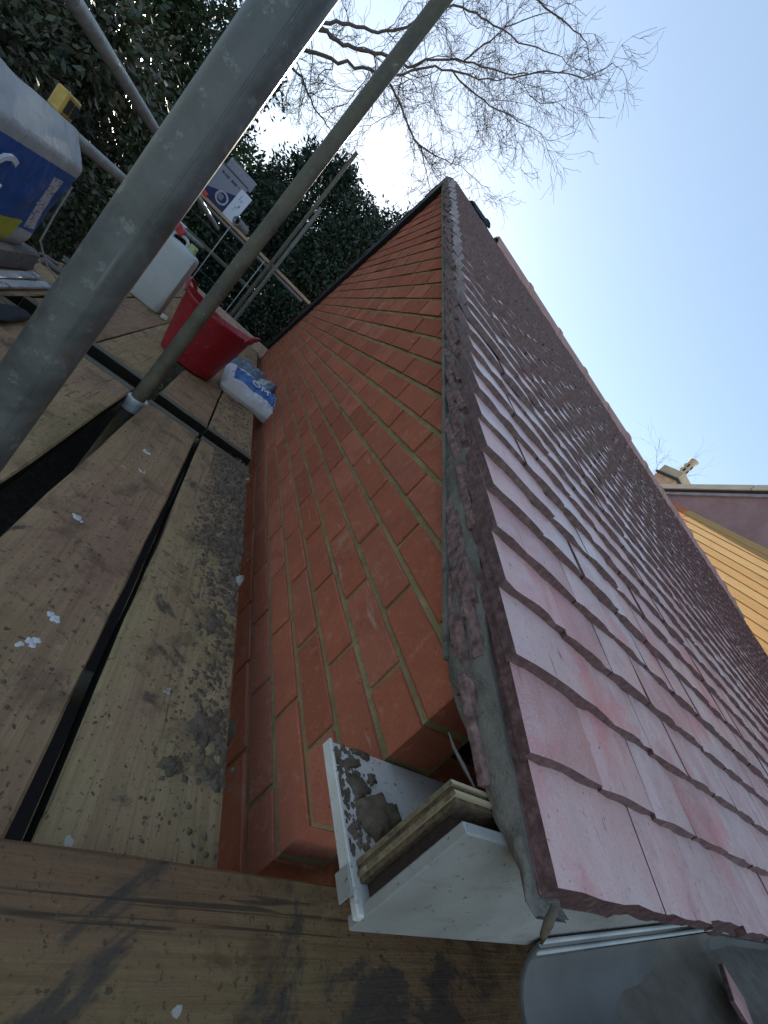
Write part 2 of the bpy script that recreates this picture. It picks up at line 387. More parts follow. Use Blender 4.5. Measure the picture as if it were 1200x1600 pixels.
# ---- roof tiles
roof = empty('roof'); roof.parent = house
TW, TL, TT, GG = .1612, .262, .0160, .098
th = math.atan(TN); tilt = th-math.asin(TT/GG)
E0 = Vector((0, .119, -.186))
def tile_mesh(wd, L=TL, var=0, MBo=None, Mx=None):
    b = MBo or MB(); nu = 6; V = []; F = []
    sag = .0022*(1+.5*var); skew = [random.uniform(-.0018, .0018) for _ in range(nu+1)]; cz = [random.choice((0, 0, 0, -.001, -.0025))+random.uniform(-.0007, .0007) for _ in range(nu+1)]
    for lay in (0, 1):
        for j, v in enumerate((0.0, .55, 1.0)):
            for i in range(nu+1):
                u = i/nu
                z = -sag*(2*u-1)**2*(1-.5*v)+(0 if lay == 0 else -TT)+(.0025*math.sin(math.pi*v))+(cz[i] if v == 0 and lay == 0 else 0)
                y = v*L+(skew[i] if v == 0 else 0)+(.0035 if (lay == 0 and j == 0) else 0)
                q = Vector((u*wd, y, z)); V.append(Mx @ q if Mx else q)
    n = nu+1
    for lay in (0, 1):
        o = lay*3*n
        for j in range(2):
            for i in range(nu):
                f = (o+j*n+i, o+j*n+i+1, o+(j+1)*n+i+1, o+(j+1)*n+i); F.append(f if lay == 0 else f[::-1])
    for i in range(nu): F.append((i, 3*n+i, 3*n+i+1, i+1)); F.append((2*n+i, 2*n+i+1, 5*n+i+1, 5*n+i))
    for j in range(2):
        F.append((j*n, (j+1)*n, 3*n+(j+1)*n, 3*n+j*n)); F.append((j*n+nu, 3*n+j*n+nu, 3*n+(j+1)*n+nu, (j+1)*n+nu))
    b.add(V, F); return b
TV = {}
for v in range(6):
    TV['n', v] = tile_mesh(TW-.0012, TL, random.uniform(-1, 1.5)).mesh('roof_tile', M_tile)
    TV['h', v] = tile_mesh(TW*1.5-.0012, TL, random.uniform(-1, 1.5)).mesh('verge_tile', M_tile)
NR = 33; tl = []
for r in range(-1, NR):
    s = max(r, 0)*GG; P = E0+Vector((0, s*math.cos(th), s*math.sin(th)))
    L = TL
    P.z += (.006-.0014*max(r, 0)) if r < 10 else -.008*max(0, (24-r)/14)
    if r == -1: P += Vector((0, .004, -TT-.001)); L = .17
    x = XE+random.uniform(-.004, .003)+(.014 if r < 1 else .004 if r == 1 else 0); c = 0
    while x < 10.3:
        half = (c == 0 and r % 2 == 0)
        wdt = TW*(1.5 if half else 1.0)
        jz = random.uniform(-.0010, .0016); 
        Mx = (Matrix.Translation((x, P.y+random.uniform(-.004, .004), P.z+jz)) @ Matrix.Rotation(tilt+random.uniform(-.003, .006), 4, 'X')
              @ Matrix.Rotation(random.uniform(-.0022, .0022), 4, 'Z') @ Matrix.Rotation(random.uniform(-.005, .005), 4, 'Y'))
        q = Vector((x+wdt/2, P.y+.05, P.z)); d = q.length
        n = Vector((0, -math.sin(th), math.cos(th))); sc = (abs(q.dot(n))/d)*wdt/d**2
        if r == -1: sc = 0
        tl.append((sc, half, wdt, L, Mx)); x += wdt; c += 1
tl.sort(key=lambda t: -t[0]); trest = MB()
for i, (sc, half, wdt, L, Mx) in enumerate(tl):
    if i < 299: inst('verge_tile' if half else 'roof_tile', TV['h' if half else 'n', random.randrange(6)], roof, Mx)
    else: tile_mesh(wdt-.0012, L, random.uniform(-1, 1.5), trest, Mx)
tag(trest.build('roof_tiles', M_tile, roof), kind='stuff')
# back slope
bs = MB()
r = 0
while True:
    y = YF+.28-r*GG*.86
    if y < YR+.12: break
    z = ZA+.11-TF*(y-YR)
    bs.prism([(y, z), (y-.10, z+.10*TF+.004), (y-.10, z+.10*TF-.02), (y, z-.016)], 0, XE+.004*((r*7) % 3-1), 10.3); r += 1
bs.build('back_slope', M_tile, roof)
# verge mortar faces
def verge_face(y0, y1, zb, zt, n, m, x, seed, amp):
    b = MB()
    def fn(u, v):
        y = y0+(y1-y0)*u; a, c = zb(y), zt(y); z = a+(c-a)*v
        return (x+amp*nz(y*14, z*14, seed)+amp*.8*nz(y*45, z*45, seed+3)-amp*.5*math.sin(math.pi*v), y, z)
    b.grid(fn, n, m)
    # close to the back
    def top(u, v): 
        p = fn(u, 1); return (p[0]+v*.05, p[1], p[2])
    def bot(u, v):
        p = fn(u, 0); return (p[0]+v*.05, p[1], p[2])
    b.grid(top, n, 1); b.grid(bot, n, 1)
    return b
def zb_n(y):
    z = zbot(y)
    if y < .34: z = -.184-.0215*min(1, (.34-y)/.16)
    return z
verge = verge_face(.112, 3.06, zb_n, lambda y: max(ztop(y)-.044+(.03*max(0, (.34-y)/.23)), zb_n(y)+.004), 620, 12, XE+.005, 2.0, .009).build('verge_mortar', M_vmort, roof, True)
M_slip = plain('tile_slip_edge', (.21, .125, .11), .9, var=.65, sc=75, bump=.7)
y = .22
while y < 3.0:
    for q, (dz, dx) in enumerate(((-.056, -.004), (-.072, -.003), (-.088, -.001))):
        if random.random() < (.95, .7, .3)[q]:
            yy_ = y+q*.05+random.uniform(-.02, .02); L_ = random.uniform(.11, .19)
            Mx = Matrix.Translation((XE+dx+random.uniform(-.002, .002), yy_, ztop(yy_)+dz+random.uniform(-.004, .004))) @ Matrix.Rotation(th-R(random.uniform(6, 11)), 4, 'X')
            MB().bbox(0, .05, 0, L_, -.0065, .0065, .001, Mx, .0016).build('tile_slip', M_slip, roof)
    y += .098
MB().prism([(.36, zbot(.36)-.004), (3.10, zbot(3.10)-.004), (3.10, zbot(3.10)+.004), (.36, zbot(.36)+.004)], 0, XE-.004, XW+.03).build('undercloak', M_vmort, roof)
verge_face(3.06, 3.45, lambda y: ZA-.55*abs(y-YR)-.004, lambda y: ZA+.055-.35*abs(y-YR), 40, 6, XE+.004, 5.0, .006).build('apex_mortar', M_vmort, roof, True)
MB().prism([(YR-.03, ZA-.01), (YF+.27, ZA-.006-TF*(YF+.27-YR)), (YF+.27, ZA+.10-TF*(YF+.27-YR)), (YR+.1, ZA+.05)], 0, XE+.002, XW+.04).build('barge_strip', M_felt, roof)
# ridge tiles: half round, from X=.93 to 6.9
M_ridge = Mat('ridge_terracotta', .7, .3); w = M_ridge.world(); n1 = M_ridge.noise(w, 7, 5)
M_ridge.col(M_ridge.mix(M_ridge.mask(M_ridge.noise(w, 40, 4), .5, .8), M_ridge.ramp(n1, [(.3, (.42, .23, .19)), (.7, (.56, .32, .26))]), (.24, .20, .19))); M_ridge.bump(n1, .3, .01); M_ridge = M_ridge.m
def ridge_mesh(L, r0=.150, t=.014):
    b = MB(); n = 14
    V = []; 
    for x in (0, L*.92, L*.92+.001, L):
        rr = r0 if x < L*.92+.0005 else r0+.008
        for q in (rr, rr-t):
            for k in range(n+1):
                a = math.pi*(.04+.92*k/n); V.append((x, q*math.cos(a), q*math.sin(a)))
    m = n+1; F = []
    for s in range(3):
        for lay in (0, 1):
            o = (s*2+lay)*m; p = ((s+1)*2+lay)*m
            for k in range(n): f = (o+k, o+k+1, p+k+1, p+k); F.append(f)
    for s in (0, 3):
        o = s*2*m
        for k in range(n): F.append((o+k, o+k+1, o+m+k+1, o+m+k))
    for k in (0, n):
        for s in range(3): F.append((s*2*m+k, (s+1)*2*m+k, (s+1)*2*m+m+k, s*2*m+m+k))
    return b.add(V, F).mesh('ridge_tile', M_ridge, False)
RM = [ridge_mesh(.448), ridge_mesh(.455, .148)]
x = .93; k = 0
while x < 6.75:
    inst('ridge_tile', RM[k % 2], roof, Matrix.Translation((x, YR+random.uniform(-.006, .006), 1.316+random.uniform(-.005, .006))) @ Matrix.Rotation(random.uniform(-.008, .008), 4, 'Z') @ Matrix.Rotation(random.uniform(-.006, .006), 4, 'Y'))
    x += .45; k += 1
# mortar bedding under and beyond the ridge tiles
def bed(u, v):
    x = XE+.03+9.8*u; a = math.pi*v; r = .135 if x < 6.9 else .12+.03*nz(x*5, v*4, 9)
    if x < .95: r = .09+.025*nz(x*9, v*5, 4)
    return (x, YR+r*1.15*math.cos(a), 1.315+(r*.55)*math.sin(a)+.012*nz(x*20, v*8, 2))
MB().grid(bed, 260, 10).build('ridge_bedding', M_vmort, roof, True)
# loose ridge pieces
o = inst('loose_ridge_tile', ridge_mesh(.19, .10), None, Matrix.Translation((.66, YR+.04, 1.375)) @ Matrix.Rotation(R(20), 4, 'Z') @ Matrix.Rotation(R(-10), 4, 'Y') @ Matrix.Rotation(R(-25), 4, 'X'))
o.data.materials.clear(); o.data.materials.append(M_felt); tag(o, 'dark curved ridge tile lying loose at the gable apex', 'ridge tile')
o = inst('loose_ridge_tile', ridge_mesh(.34, .12), None, Matrix.Translation((6.72, YR+.20, 1.36)) @ Matrix.Rotation(R(-20), 4, 'Z') @ Matrix.Rotation(R(30), 4, 'X'))
o.data.materials.clear(); o.data.materials.append(plain('brown_ridge', (.12, .07, .055), .8)); tag(o, 'brown broken ridge tile lying loose where the ridge tiles stop', 'ridge tile')
MB().bbox(6.78, 7.25, YR-.10, YR-.02, 1.335, 1.43, .01).build('ridge_mortar_block', plain('grey_mortar', (.26, .26, .25), .9), roof)

# ---- boxed eaves: soffit, plywood, fascia, gutter
def soff(b, x0, x1, y0, y1, z0, z1): return b.bbox(x0, x1, y0, y1, z0, z1, .0015)
soffit = MB(); soff(soffit, .358, 10.2, .166, .3375, -.344, -.335); soffit = soffit.build('soffit', M_upvc, house)
e = MB(); e.bbox(.353, .3577, .186, .338, -.346, -.331, .001); e.build('edge_trim', M_upvc, soffit)
e = MB(); e.bbox(.3500, .3525, .180, .204, -.350, -.331, .0008); e.build('end_clip', M_upvc2, soffit)
M_ply = Mat('plywood', .85, .2); w = M_ply.world((3, 260, 3)); 
pc = M_ply.ramp(M_ply.noise(w, 1.0, 2, .5), [(.35, (.26, .19, .10)), (.5, (.44, .34, .19)), (.65, (.52, .42, .26))])
M_ply.col(M_ply.mix(M_ply.mask(M_ply.noise(M_ply.world(), 30, 5), .5, .8), pc, (.20, .16, .09))); g_ = M_ply.n.new('ShaderNodeNewGeometry'); endm = M_ply.mask(M_ply.sep(g_.outputs['True Normal'])[0], -.4, -.8)
M_ply.col(M_ply.mix(endm, pc, M_ply.ramp(M_ply.noise(M_ply.world(), 110, 6, .7), [(.3, (.09, .065, .04)), (.55, (.22, .17, .10)), (.75, (.36, .29, .18))]))); M_ply.bump(M_ply.noise(M_ply.world(), 90, 5), .5, .003); M_ply = M_ply.m
ply = empty('plywood_backer'); ply.parent = house
for k in range(4): MB().box(.365+.0024*((k+1) % 2)+.001*(k == 3), 10.2, .1905+.0048*k+.0002, .1905+.0048*(k+1)-.0002, -.3345, -.2015-.0032*((k+1) % 2)).build('ply_layer', M_ply if k % 2 else plain('ply_dark', (.13, .085, .048), .95, var=.5, sc=120, bump=.8), ply)
MB().box(.376, 10.2, .1765, .1903, -.334, -.222).build('packing', plain('hairy_packing', (.055, .035, .025), .95, sc=90, bump=.8), house)
fas = MB(); fas.bbox(.3655, 10.2, .165, .176, -.357, -.205, .0015); fas = fas.build('fascia', M_upvc2, house)
# gutter: half-round, the last length drooping from its bracket
M_gut = Mat('gutter_grey', .42, .3); w = M_gut.world(); n1 = M_gut.noise(w, 9, 5)
gc = M_gut.ramp(n1, [(.3, (.165, .15, .13)), (.7, (.235, .22, .195))]); n2 = M_gut.noise(w, 60, 5)
M_gut.col(M_gut.mix(M_gut.mask(n2, .60, .75), gc, (.19, .17, .15))); M_gut.bump(n2, .15, .002); M_gut = M_gut.m
def gutter_path(x): return -.343+(.103*(x-.665)/.435 if x < 1.10 else .103)
def gut(b, x0, x1, n, rad=.056, cy=.1005):
    prof = []
    for k in range(19):
        a = math.pi*k/18; prof.append((cy+rad*math.cos(a), -rad*math.sin(a)))
    prof = [(cy+rad+.0045, .004), (cy+rad+.0045, -.002), (cy+rad+.001, -.004), (cy+rad+.001, -.010), (cy+rad+.0045, -.012), (cy+rad+.0035, -.018)][:6]+prof[2:]
    inner = []
    def fn(u, v):
        x = x0+(x1-x0)*u; y, z = prof[min(int(round(v*(len(prof)-1))), len(prof)-1)]; return (x, y, z+gutter_path(x))
    b.grid(fn, n, len(prof)-1)
    def fo(u, v):
        x = x0+(x1-x0)*u; a = math.pi*v; return (x, cy+(rad+.0035)*math.cos(a), gutter_path(x)-(rad+.0035)*math.sin(a))
    b.grid(fo, n, 16); return b
gut_o = gut(MB(), .672, 10.2, 40).build('gutter', M_gut, house); smoothmesh(gut_o, 30)
def lip(x):
    return [(x, .1005+.0578*math.cos(math.pi*k/16), gutter_path(x)-.0578*math.sin(math.pi*k/16)) for k in range(17)]
MB().tube(lip(.6715), .0032, 6).build('end_lip', plain('gutter_lip', (.10, .09, .08), .8), gut_o)
M_bead = plain('gutter_bead', (.55, .55, .52), .4, sc=12)
for dy, dz, rr in ((.0025, .0055, .0026), (-.0025, -.0075, .0026)):
    MB().tube([(x_, .1575+dy, gutter_path(x_)+dz) for x_ in (.674, .80, .95, 1.10, 1.3, 2.2, 4, 7, 10.2)], rr, 8).build('bead', M_bead, gut_o, True)
MB().bbox(1.105, 1.145, .150, .1640, -.26, -.225, .004).build('bracket', plain('bracket_brown', (.10, .075, .065), .8), gut_o)
# silt in the gutter
def silt(u, v):
    x = .78+9.3*u*u; y = .046+.108*v; c = .1005
    dl = .058-.026*min(1, (x-.78)/.45)-.014*min(1, max(0, (x-1.2)/.9))
    z = gutter_path(x)-dl+.003*nz(x*6, y*18, 2)+.0015*nz(x*34, y*60, 5)
    lim = gutter_path(x)-math.sqrt(max(0, .0555**2-(y-c)**2))
    return (x, y, max(z, lim-.003))
M_silt = Mat('gutter_silt', .95, .15); w = M_silt.world(); n1 = M_silt.noise(w, 30, 6)
M_silt.col(M_silt.ramp(n1, [(.3, (.17, .145, .115)), (.7, (.25, .22, .18))])); M_silt.bump(n1, .6, .01); M_silt = M_silt.m
tag(MB().grid(silt, 420, 26).build('silt', M_silt, None, True), 'brown silt lying in the grey gutter', 'silt', kind='stuff')

# ================================================================= SCAFFOLD
ZP = -.56
def board(name, x0, x1, y0, y1, mat, label, along='y', z=ZP, grp='scaffold boards', bands=True, tilt=0, t=.038):
    e = empty(name, label, 'board', grp, ((x0+x1)/2, (y0+y1)/2, z))
    b = MB(); hx, hy = (x1-x0)/2, (y1-y0)/2; n = 30; sd = random.random()*50
    L = hy if along == 'y' else hx; W = hx if along == 'y' else hy
    prof = [(-W, -t), (-W, -.004), (-W+.004, 0), (-W*.5, .0008), (0, -.0006), (W*.5, .0006), (W-.004, 0), (W, -.004), (W, -t)]
    def fn(u, v):
        l = -L+2*L*u; k = min(int(round(v*8)), 8); w_, zz = prof[k]
        e_ = .0025*nz(l*4+sd, k*.6, sd)+.0015*nz(l*17, k, sd)
        zz2 = zz+.0018*nz(l*3, w_*8, sd)
        if k in (0, 1, 7, 8): w_ += e_
        return (w_, l, zz2) if along == 'y' else (l, w_, zz2)
    b.grid(fn, n, 8)
    nv = n+1; b.f.append(tuple(k*nv for k in range(9))); b.f.append(tuple(k*nv+n for k in range(9))[::-1])
    # underside
    b.f.append((0, n, 8*nv+n, 8*nv))
    o = b.build('plank', mat, e)
    if bands:
        for s in (-1, 1):
            if along == 'y': m_ = MB().bbox(-W-.002, W+.002, s*(L-.02)-.0195, s*(L-.02)+.0225, -t-.002, .0025, .001)
            else: m_ = MB().bbox(s*(L-.02)-.0195, s*(L-.02)+.0225, -W-.002, W+.002, -t-.002, .0025, .001)
            m_.build('end_band', M_galv_dark, e)
    e.rotation_euler = (0, 0, tilt)
    return e
Y1 = 1.765
board('scaffold_board', .140, .36, -.6, Y1, M_board[0], 'mud-spattered scaffold board running beside the brick wall, nearest the viewer')
board('scaffold_board', -.083, .117, -.6, Y1, M_board[1], 'bare brown scaffold board between the muddy board and the wide black gap', tilt=-.004)
board('scaffold_board', -.345, -.142, -.6, Y1, M_board[2], 'tan scaffold board behind the thick foreground pole, near side of the cross gap')
board('scaffold_board', -.572, -.352, -.6, Y1, M_board[1], 'scaffold board at the left edge under the silver strips')
board('scaffold_board', -.80, -.58, -.6, 2.6, M_board[0], 'outermost scaffold board under the big blue and white bag')
YA, YB = 1.905, 6.2
board('scaffold_board', .150, .372, YA, YB, M_board[0], 'muddy scaffold board under the cement bags beside the wall', z=ZP-.004)
board('scaffold_board', -.075, .142, YA, YB, M_board[1], 'brown scaffold board in front of the red tub', z=ZP-.004)
board('scaffold_board', -.345, -.142, YA, YB, M_board[2], 'pale scaffold board under the left half of the red tub', z=ZP+.002)
board('scaffold_board', -.572, -.352, YA, YB, M_board[1], 'reddish scaffold board in front of the white plastic drum', z=ZP-.002)
board('scaffold_board', -.80, -.58, 2.64, YB, M_board[0], 'outer scaffold board under the white plastic drum', z=ZP-.002)
board('scaffold_board', -.9, 3.3, .062, .293, M_boardx, 'stained scaffold board lying crosswise at the bottom under the white eaves box', 'x', ZP+.042, tilt=.004)
board('scaffold_board', -.9, 3.3, -.19, .045, M_boardx, 'second crosswise scaffold board at the very bottom edge', 'x', ZP+.042)
# tubes
def tubes(name, p0, p1, mat, label, cat='pole', r=.02415, grp='scaffold tubes'):
    e = empty(name, label, cat, grp, p0); d = Vector(p1)-Vector(p0)
    b = MB(); n = 28; L = d.length; t = d.normalized(); u = t.orthogonal().normalized(); w = t.cross(u)
    V = []; F = []
    for z, q in ((0, r-.004), (0, r), (L, r), (L, r-.004), (L-.06, r-.0045), (.06, r-.0045)):
        for k in range(n):
            a = 2*math.pi*k/n; V.append(t*z+(u*math.cos(a)+w*math.sin(a))*q)
    for i in range(6):
        j = (i+1) % 6
        if i == 4: continue
        for k in range(n): k2 = (k+1) % n; F.append((i*n+k, i*n+k2, j*n+k2, j*n+k))
    F.append(tuple(4*n+k for k in range(n))); F.append(tuple(5*n+k for k in range(n)))
    b.add(V, F); o = b.build('tube', mat, e); smoothmesh(o, 40); return e
def coupler(e, loc, ax, mat):
    b = MB(); d = Vector(ax).normalized(); c = Vector(loc)-Vector(e.location)
    b.tube([c-d*.026, c-d*.022, c+d*.022, c+d*.026], [.030, .0325, .0325, .030], 16)
    o = d.orthogonal().normalized(); b.box(-.012, .012, -.03, .03, -.02, .02, Matrix.Translation(c+o*.035))
    return b.build('coupler', mat, e)
p1 = tubes('scaffold_pole', (-.115, .505, -2.6), (-.115, .505, 2.6), M_galv, 'thick grey scaffold pole crossing the upper left foreground', grp=None)
# seam weld on the nearest pole
MB().tube([Vector((math.cos(R(-64))*.0244, math.sin(R(-64))*.0244, .1)), Vector((math.cos(R(-64))*.0244, math.sin(R(-64))*.0244, 5.1))], .0011, 6).build('weld_seam', M_galv, p1)
p2 = tubes('scaffold_pole', (-.108, 1.68, -2.6), (-.108, 1.68, 3.6), M_galv_dark, 'thin olive-grey scaffold pole rising in front of the red tub', grp=None)
coupler(p2, (-.108, 1.68, ZP-.02), (0, 0, 1), M_galv_lt)
tubes('scaffold_pole', (-.150, 6.32, -2.6), (-.150, 6.32, 2.03), M_galv_dark, 'dark scaffold pole behind the red tub with its open top against the sky', grp=None)
tubes('scaffold_pole', (-.085, 6.265, -2.6), (-.085, 6.265, 1.28), M_galv, 'shorter bright scaffold pole clamped beside the dark far pole', grp=None)
M_rail = mat_galv('rail_steel', (.27, .29, .27), .5, .15)
ga = tubes('guard_rail', (-.8, -.5, .235), (-.8, 6.19, .235), M_rail, 'upper grey guard rail tube along the outer side of the platform', 'guard rail', grp=None)
gb = tubes('guard_rail', (-.8, -.5, -.045), (-.8, 6.10, -.045), M_rail, 'lower grey guard rail tube behind the big blue bag', 'guard rail', grp=None)
op = tubes('scaffold_pole', (-.852, 3.75, -2.6), (-.852, 3.75, 1.6), M_galv_dark, 'outer scaffold pole hidden mostly behind the foreground pole', grp=None)
coupler(op, (-.852, 3.75, .235), (0, 0, 1), M_galv_lt); coupler(op, (-.852, 3.75, -.045), (0, 0, 1), M_galv_lt)
tubes('cross_tube', (-1.0, 1.835, ZP-.066), (.40, 1.835, ZP-.066), M_galv_dark, 'cross tube showing in the gap between board ends', 'scaffold tube', grp=None)
tubes('cross_tube', (-1.0, .56, ZP-.066), (.40, .56, ZP-.066), M_galv_dark, 'cross tube under the near boards beside the thick pole', 'scaffold tube', grp=None)
tubes('cross_tube', (-1.0, 5.4, ZP-.068), (.40, 5.4, ZP-.068), M_galv_dark, 'cross tube under the far end of the platform', 'scaffold tube', grp=None)
tubes('cross_tube', (2.9, -.5, ZP-.024), (2.9, .30, ZP-.024), M_galv_dark, 'cross tube carrying the crosswise boards under the gutter', 'scaffold tube', grp=None)
tubes('end_rail', (-1.55, 6.36, .335), (.40, 6.36, .33), M_galv, 'grey tube under the timber plank at the far end', 'guard rail', grp=None)
tubes('mid_rail', (-1.55, 6.42, -.02), (-.18, 6.42, -.02), M_galv_dark, 'dark tube behind the mesh guard at the far end', 'guard rail', grp=None)
M_pine = Mat('pale_pine', .75, .25); w = M_pine.world((2, 30, 30)); n1 = M_pine.noise(w, 3, 5)
M_pine.col(M_pine.ramp(n1, [(.3, (.34, .22, .13)), (.7, (.52, .37, .24))])); M_pine.bump(n1, .2, .004); M_pine = M_pine.m
MB_ = MB().bbox(-1.5, .50, 6.37, 6.595, .372, .410, .004); tag(MB_.build('timber_plank', M_pine), 'pale timber plank bridging the far end, carrying a cardboard box', 'plank')
tag(MB().bbox(-.80, .45, 6.215, 6.253, -.60, -.44, .004).build('toe_board', plain('pink_pine', (.52, .36, .27), .8)), 'pinkish timber toe board at the far end of the platform', 'toe board')
# mesh guard
mgd = empty('mesh_guard', 'wire mesh brick guard hanging under the far plank', 'mesh guard', None, (0, 6.31, 0))
for xx in (-1.42, -.72, -.22): MB().tube([(xx, 0, -.50), (xx, 0, .36)], .006, 6).build('wire', M_galv_lt, mgd)
for zz in (-.50, -.27, -.04, .18): MB().tube([(-1.42, .004, zz), (-.22, .004, zz)], .004, 6).build('wire', M_galv, mgd)

# ---------------------------------------------------------------- mud on the boards
def blob(mb, c, r, h, seed, n=18, m=4, M=None):
    V = []; F = []
    for j in range(m+1):
        t = j/m; rr = math.cos(t*math.pi/2); zz = h*math.sin(t*math.pi/2)
        for k in range(n):
            a = 2*math.pi*k/n; q = rr*r*(1+.62*nz(math.cos(a)*1.7+seed, math.sin(a)*1.7, seed)+.22*nz(math.cos(a)*5+seed, math.sin(a)*5, t*2))
            V.append((c[0]+q*math.cos(a), c[1]+q*math.sin(a)*1.15, c[2]+zz*(1+.5*nz(a*2, t*3, seed))-.001))
    for j in range(m):
        for k in range(n): k2 = (k+1) % n; F.append((j*n+k, j*n+k2, (j+1)*n+k2, (j+1)*n+k))
    mb.add(V, F)
cr = MB()
for i in range(1500):
    y = .30+1.5*random.random()**1.1; ew = abs(random.gauss(0, .075)); x = .352-ew
    if x < .145: continue
    s = random.choice((.0012, .0016, .002, .003, .0045))*random.uniform(.7, 1.3)*(1.4 if ew < .07 else .9)*(.45+.55*min(1, y/1.1))
    blob(cr, (x, y, ZP+.001), s, s*random.uniform(.2, .6), random.random()*30, 8, 2)
for i in range(900):
    y = random.uniform(1.0, 1.76); x = random.uniform(.2, .355); s = random.uniform(.0018, .0055)
    blob(cr, (x, y, ZP+.001), s, s*.6, random.random()*30, 7, 2)
for i in range(160):
    x = random.uniform(-.05, .11) if random.random() < .6 else random.uniform(-.34, -.15); y = random.uniform(.35, 1.7); s = random.uniform(.0015, .004)
    blob(cr, (x, y, ZP+.001), s, s*.5, random.random()*30, 7, 2)
for i in range(150):
    y = random.uniform(1.95, 2.7); x = random.uniform(.16, .36); s = random.uniform(.003, .007)
    blob(cr, (x, y, ZP-.003), s, s*.6, random.random()*30, 7, 2)
def mudf(u, v):
    x = .225+.133*u; y = .40+1.36*v
    h = nz(x*26, y*20, 3)*.6+nz(x*60, y*52, 8)*.5+nz(x*150, y*140, 4)*.35
    e = .62*u+.42*min(1, max(0, (y-.7)/.8))-.62-.5*max(0, nz(1.5, y*3.1, 6))
    ed = min(1, u/.1, (1-u)/.03, v/.02, (1-v)/.02)
    return (x, y, ZP-.004+max(0, .006+.014*(h+e))*ed)
cr.grid(mudf, 64, 520)
tag(cr.build('mortar_crumbs', M_clod, None, True), 'dark mortar crumbs scattered over the boards beside the wall', 'crumbs', kind='stuff')
clods = [((.318, .50), .026, .010, 'large dark mortar splat on the near end of the muddy board'), ((.340, .43), .020, .012, 'lumpy grey mortar clod at the board edge against the bricks'),
         ((.305, .74), .024, .009, 'round dark mortar splat midway along the muddy board'), ((.325, 1.10), .040, .014, 'spread mortar patch on the muddy board further along'),
         ((.285, 1.42), .035, .010, 'grey mortar smear near the far end of the muddy board'), ((.275, .425), .012, .014, 'small round mortar ball beside the large splat')]
for (x, y), r_, h_, lb in clods:
    h_ *= .55; b = MB(); blob(b, (x, y, ZP), r_, h_, random.random()*40, 28, 6)
    for q in range(22): blob(b, (x+random.gauss(0, r_*.75), y+random.gauss(0, r_*.85), ZP), r_*random.uniform(.06, .32), h_*random.uniform(.3, 1.2), random.random()*40, 12, 3)
    tag(b.build('mortar_clod', M_clod, None, True), lb, 'mortar')
b = MB(); blob(b, (.352, .93, ZP), .012, .022, 3.3, 14, 5); tag(b.build('pebble', plain('pale_pebble', (.32, .30, .25), .8), None, True), 'pale pebble on the board edge beside the bricks', 'pebble')
b = MB(); blob(b, (.356, 1.62, ZP), .010, .016, 8.3, 14, 5); tag(b.build('pebble', plain('ochre_pebble', (.38, .26, .10), .8), None, True), 'small ochre pebble at the board edge near the cross gap', 'pebble')
wsp = [((.045, .60), .010, 'long white splash on the brown board near the black gap'), ((.035, .545), .012, 'forked white splash on the brown board at the left edge'), ((.005, 1.33), .016, 'starry white splash in the middle of the brown board'), ((-.01, .86), .012, 'pale splash on the left part of the brown board'), ((.03,1.2), .007, 'small white dot on the brown board near the starry splash')]
M_white_splat = plain('white_splat', (.62, .60, .57), .8)
for (x, y), r_, lb in wsp:
    b = MB(); 
    for q in range(4): blob(b, (x+random.gauss(0, r_*.5), y+random.gauss(0, r_*.7), ZP+.0012), r_*random.uniform(.25, .55), .0012, random.random()*40, 14, 2)
    tag(b.build('white_splash', M_white_splat, None, True), lb, 'splash')
# mortar on the soffit
mo = MB()
def slab(mb, pts, z, h):
    n = len(pts); c = Vector((sum(p[0] for p in pts)/n, sum(p[1] for p in pts)/n))
    V = []; rings = ((1, 0), (.93, .55), (.75, .85), (.4, 1.0))
    for s, t in rings:
        for i, p in enumerate(pts):
            q = c+(Vector(p)-c)*s; V.append((q.x, q.y, z+h*t*(1+.35*nz(q.x*40, q.y*40, 2))))
    F = []
    for j in range(3):
        for i in range(n): k = (i+1) % n; F.append((j*n+i, j*n+k, (j+1)*n+k, (j+1)*n+i))
    F.append(tuple(3*n+i for i in range(n))); mb.add(V, F)
def blobpoly(cx, cy, rx, ry, sd, n=22):
    return [(cx+rx*math.cos(2*math.pi*i/n)*(1+.25*nz(math.cos(6.28*i/n)*2, math.sin(6.28*i/n)*2, sd)+.15*nz(i*1.3, sd)), cy+ry*math.sin(2*math.pi*i/n)*(1+.25*nz(math.cos(6.28*i/n)*2+7, math.sin(6.28*i/n)*2, sd))) for i in range(n)]
def ragged(P, sd, amp):
    Q = []
    for i in range(len(P)):
        a, b = Vector(P[i]), Vector(P[(i+1) % len(P)])
        for k in range(4):
            q = a.lerp(b, k/4); Q.append((q.x+amp*nz(q.x*300, q.y*300, sd), q.y+amp*nz(q.x*300, q.y*300, sd+9)))
    return Q
slab(mo, ragged([(0.3826, 0.2709), (0.4034, 0.2784), (0.4234, 0.2848), (0.4303, 0.2761), (0.4497, 0.2776), (0.4494, 0.2644), (0.4533, 0.2535), (0.43, 0.2408), (0.4138, 0.2308), (0.4019, 0.231), (0.3872, 0.2399), (0.3795, 0.254)], 0, .0035), -.335, 0.011)
slab(mo, ragged([(0.3714, 0.2924), (0.3855, 0.2992), (0.3985, 0.3), (0.4057, 0.2912), (0.4135, 0.2849), (0.3983, 0.2773), (0.3842, 0.2712), (0.3795, 0.2821)], 1, .0035), -.335, 0.005)
slab(mo, ragged([(0.3871, 0.334), (0.4001, 0.336), (0.41, 0.337), (0.4147, 0.337), (0.4261, 0.3346), (0.4199, 0.3263), (0.4113, 0.3266), (0.4033, 0.33), (0.3923, 0.33)], 2, .0035), -.335, 0.005)
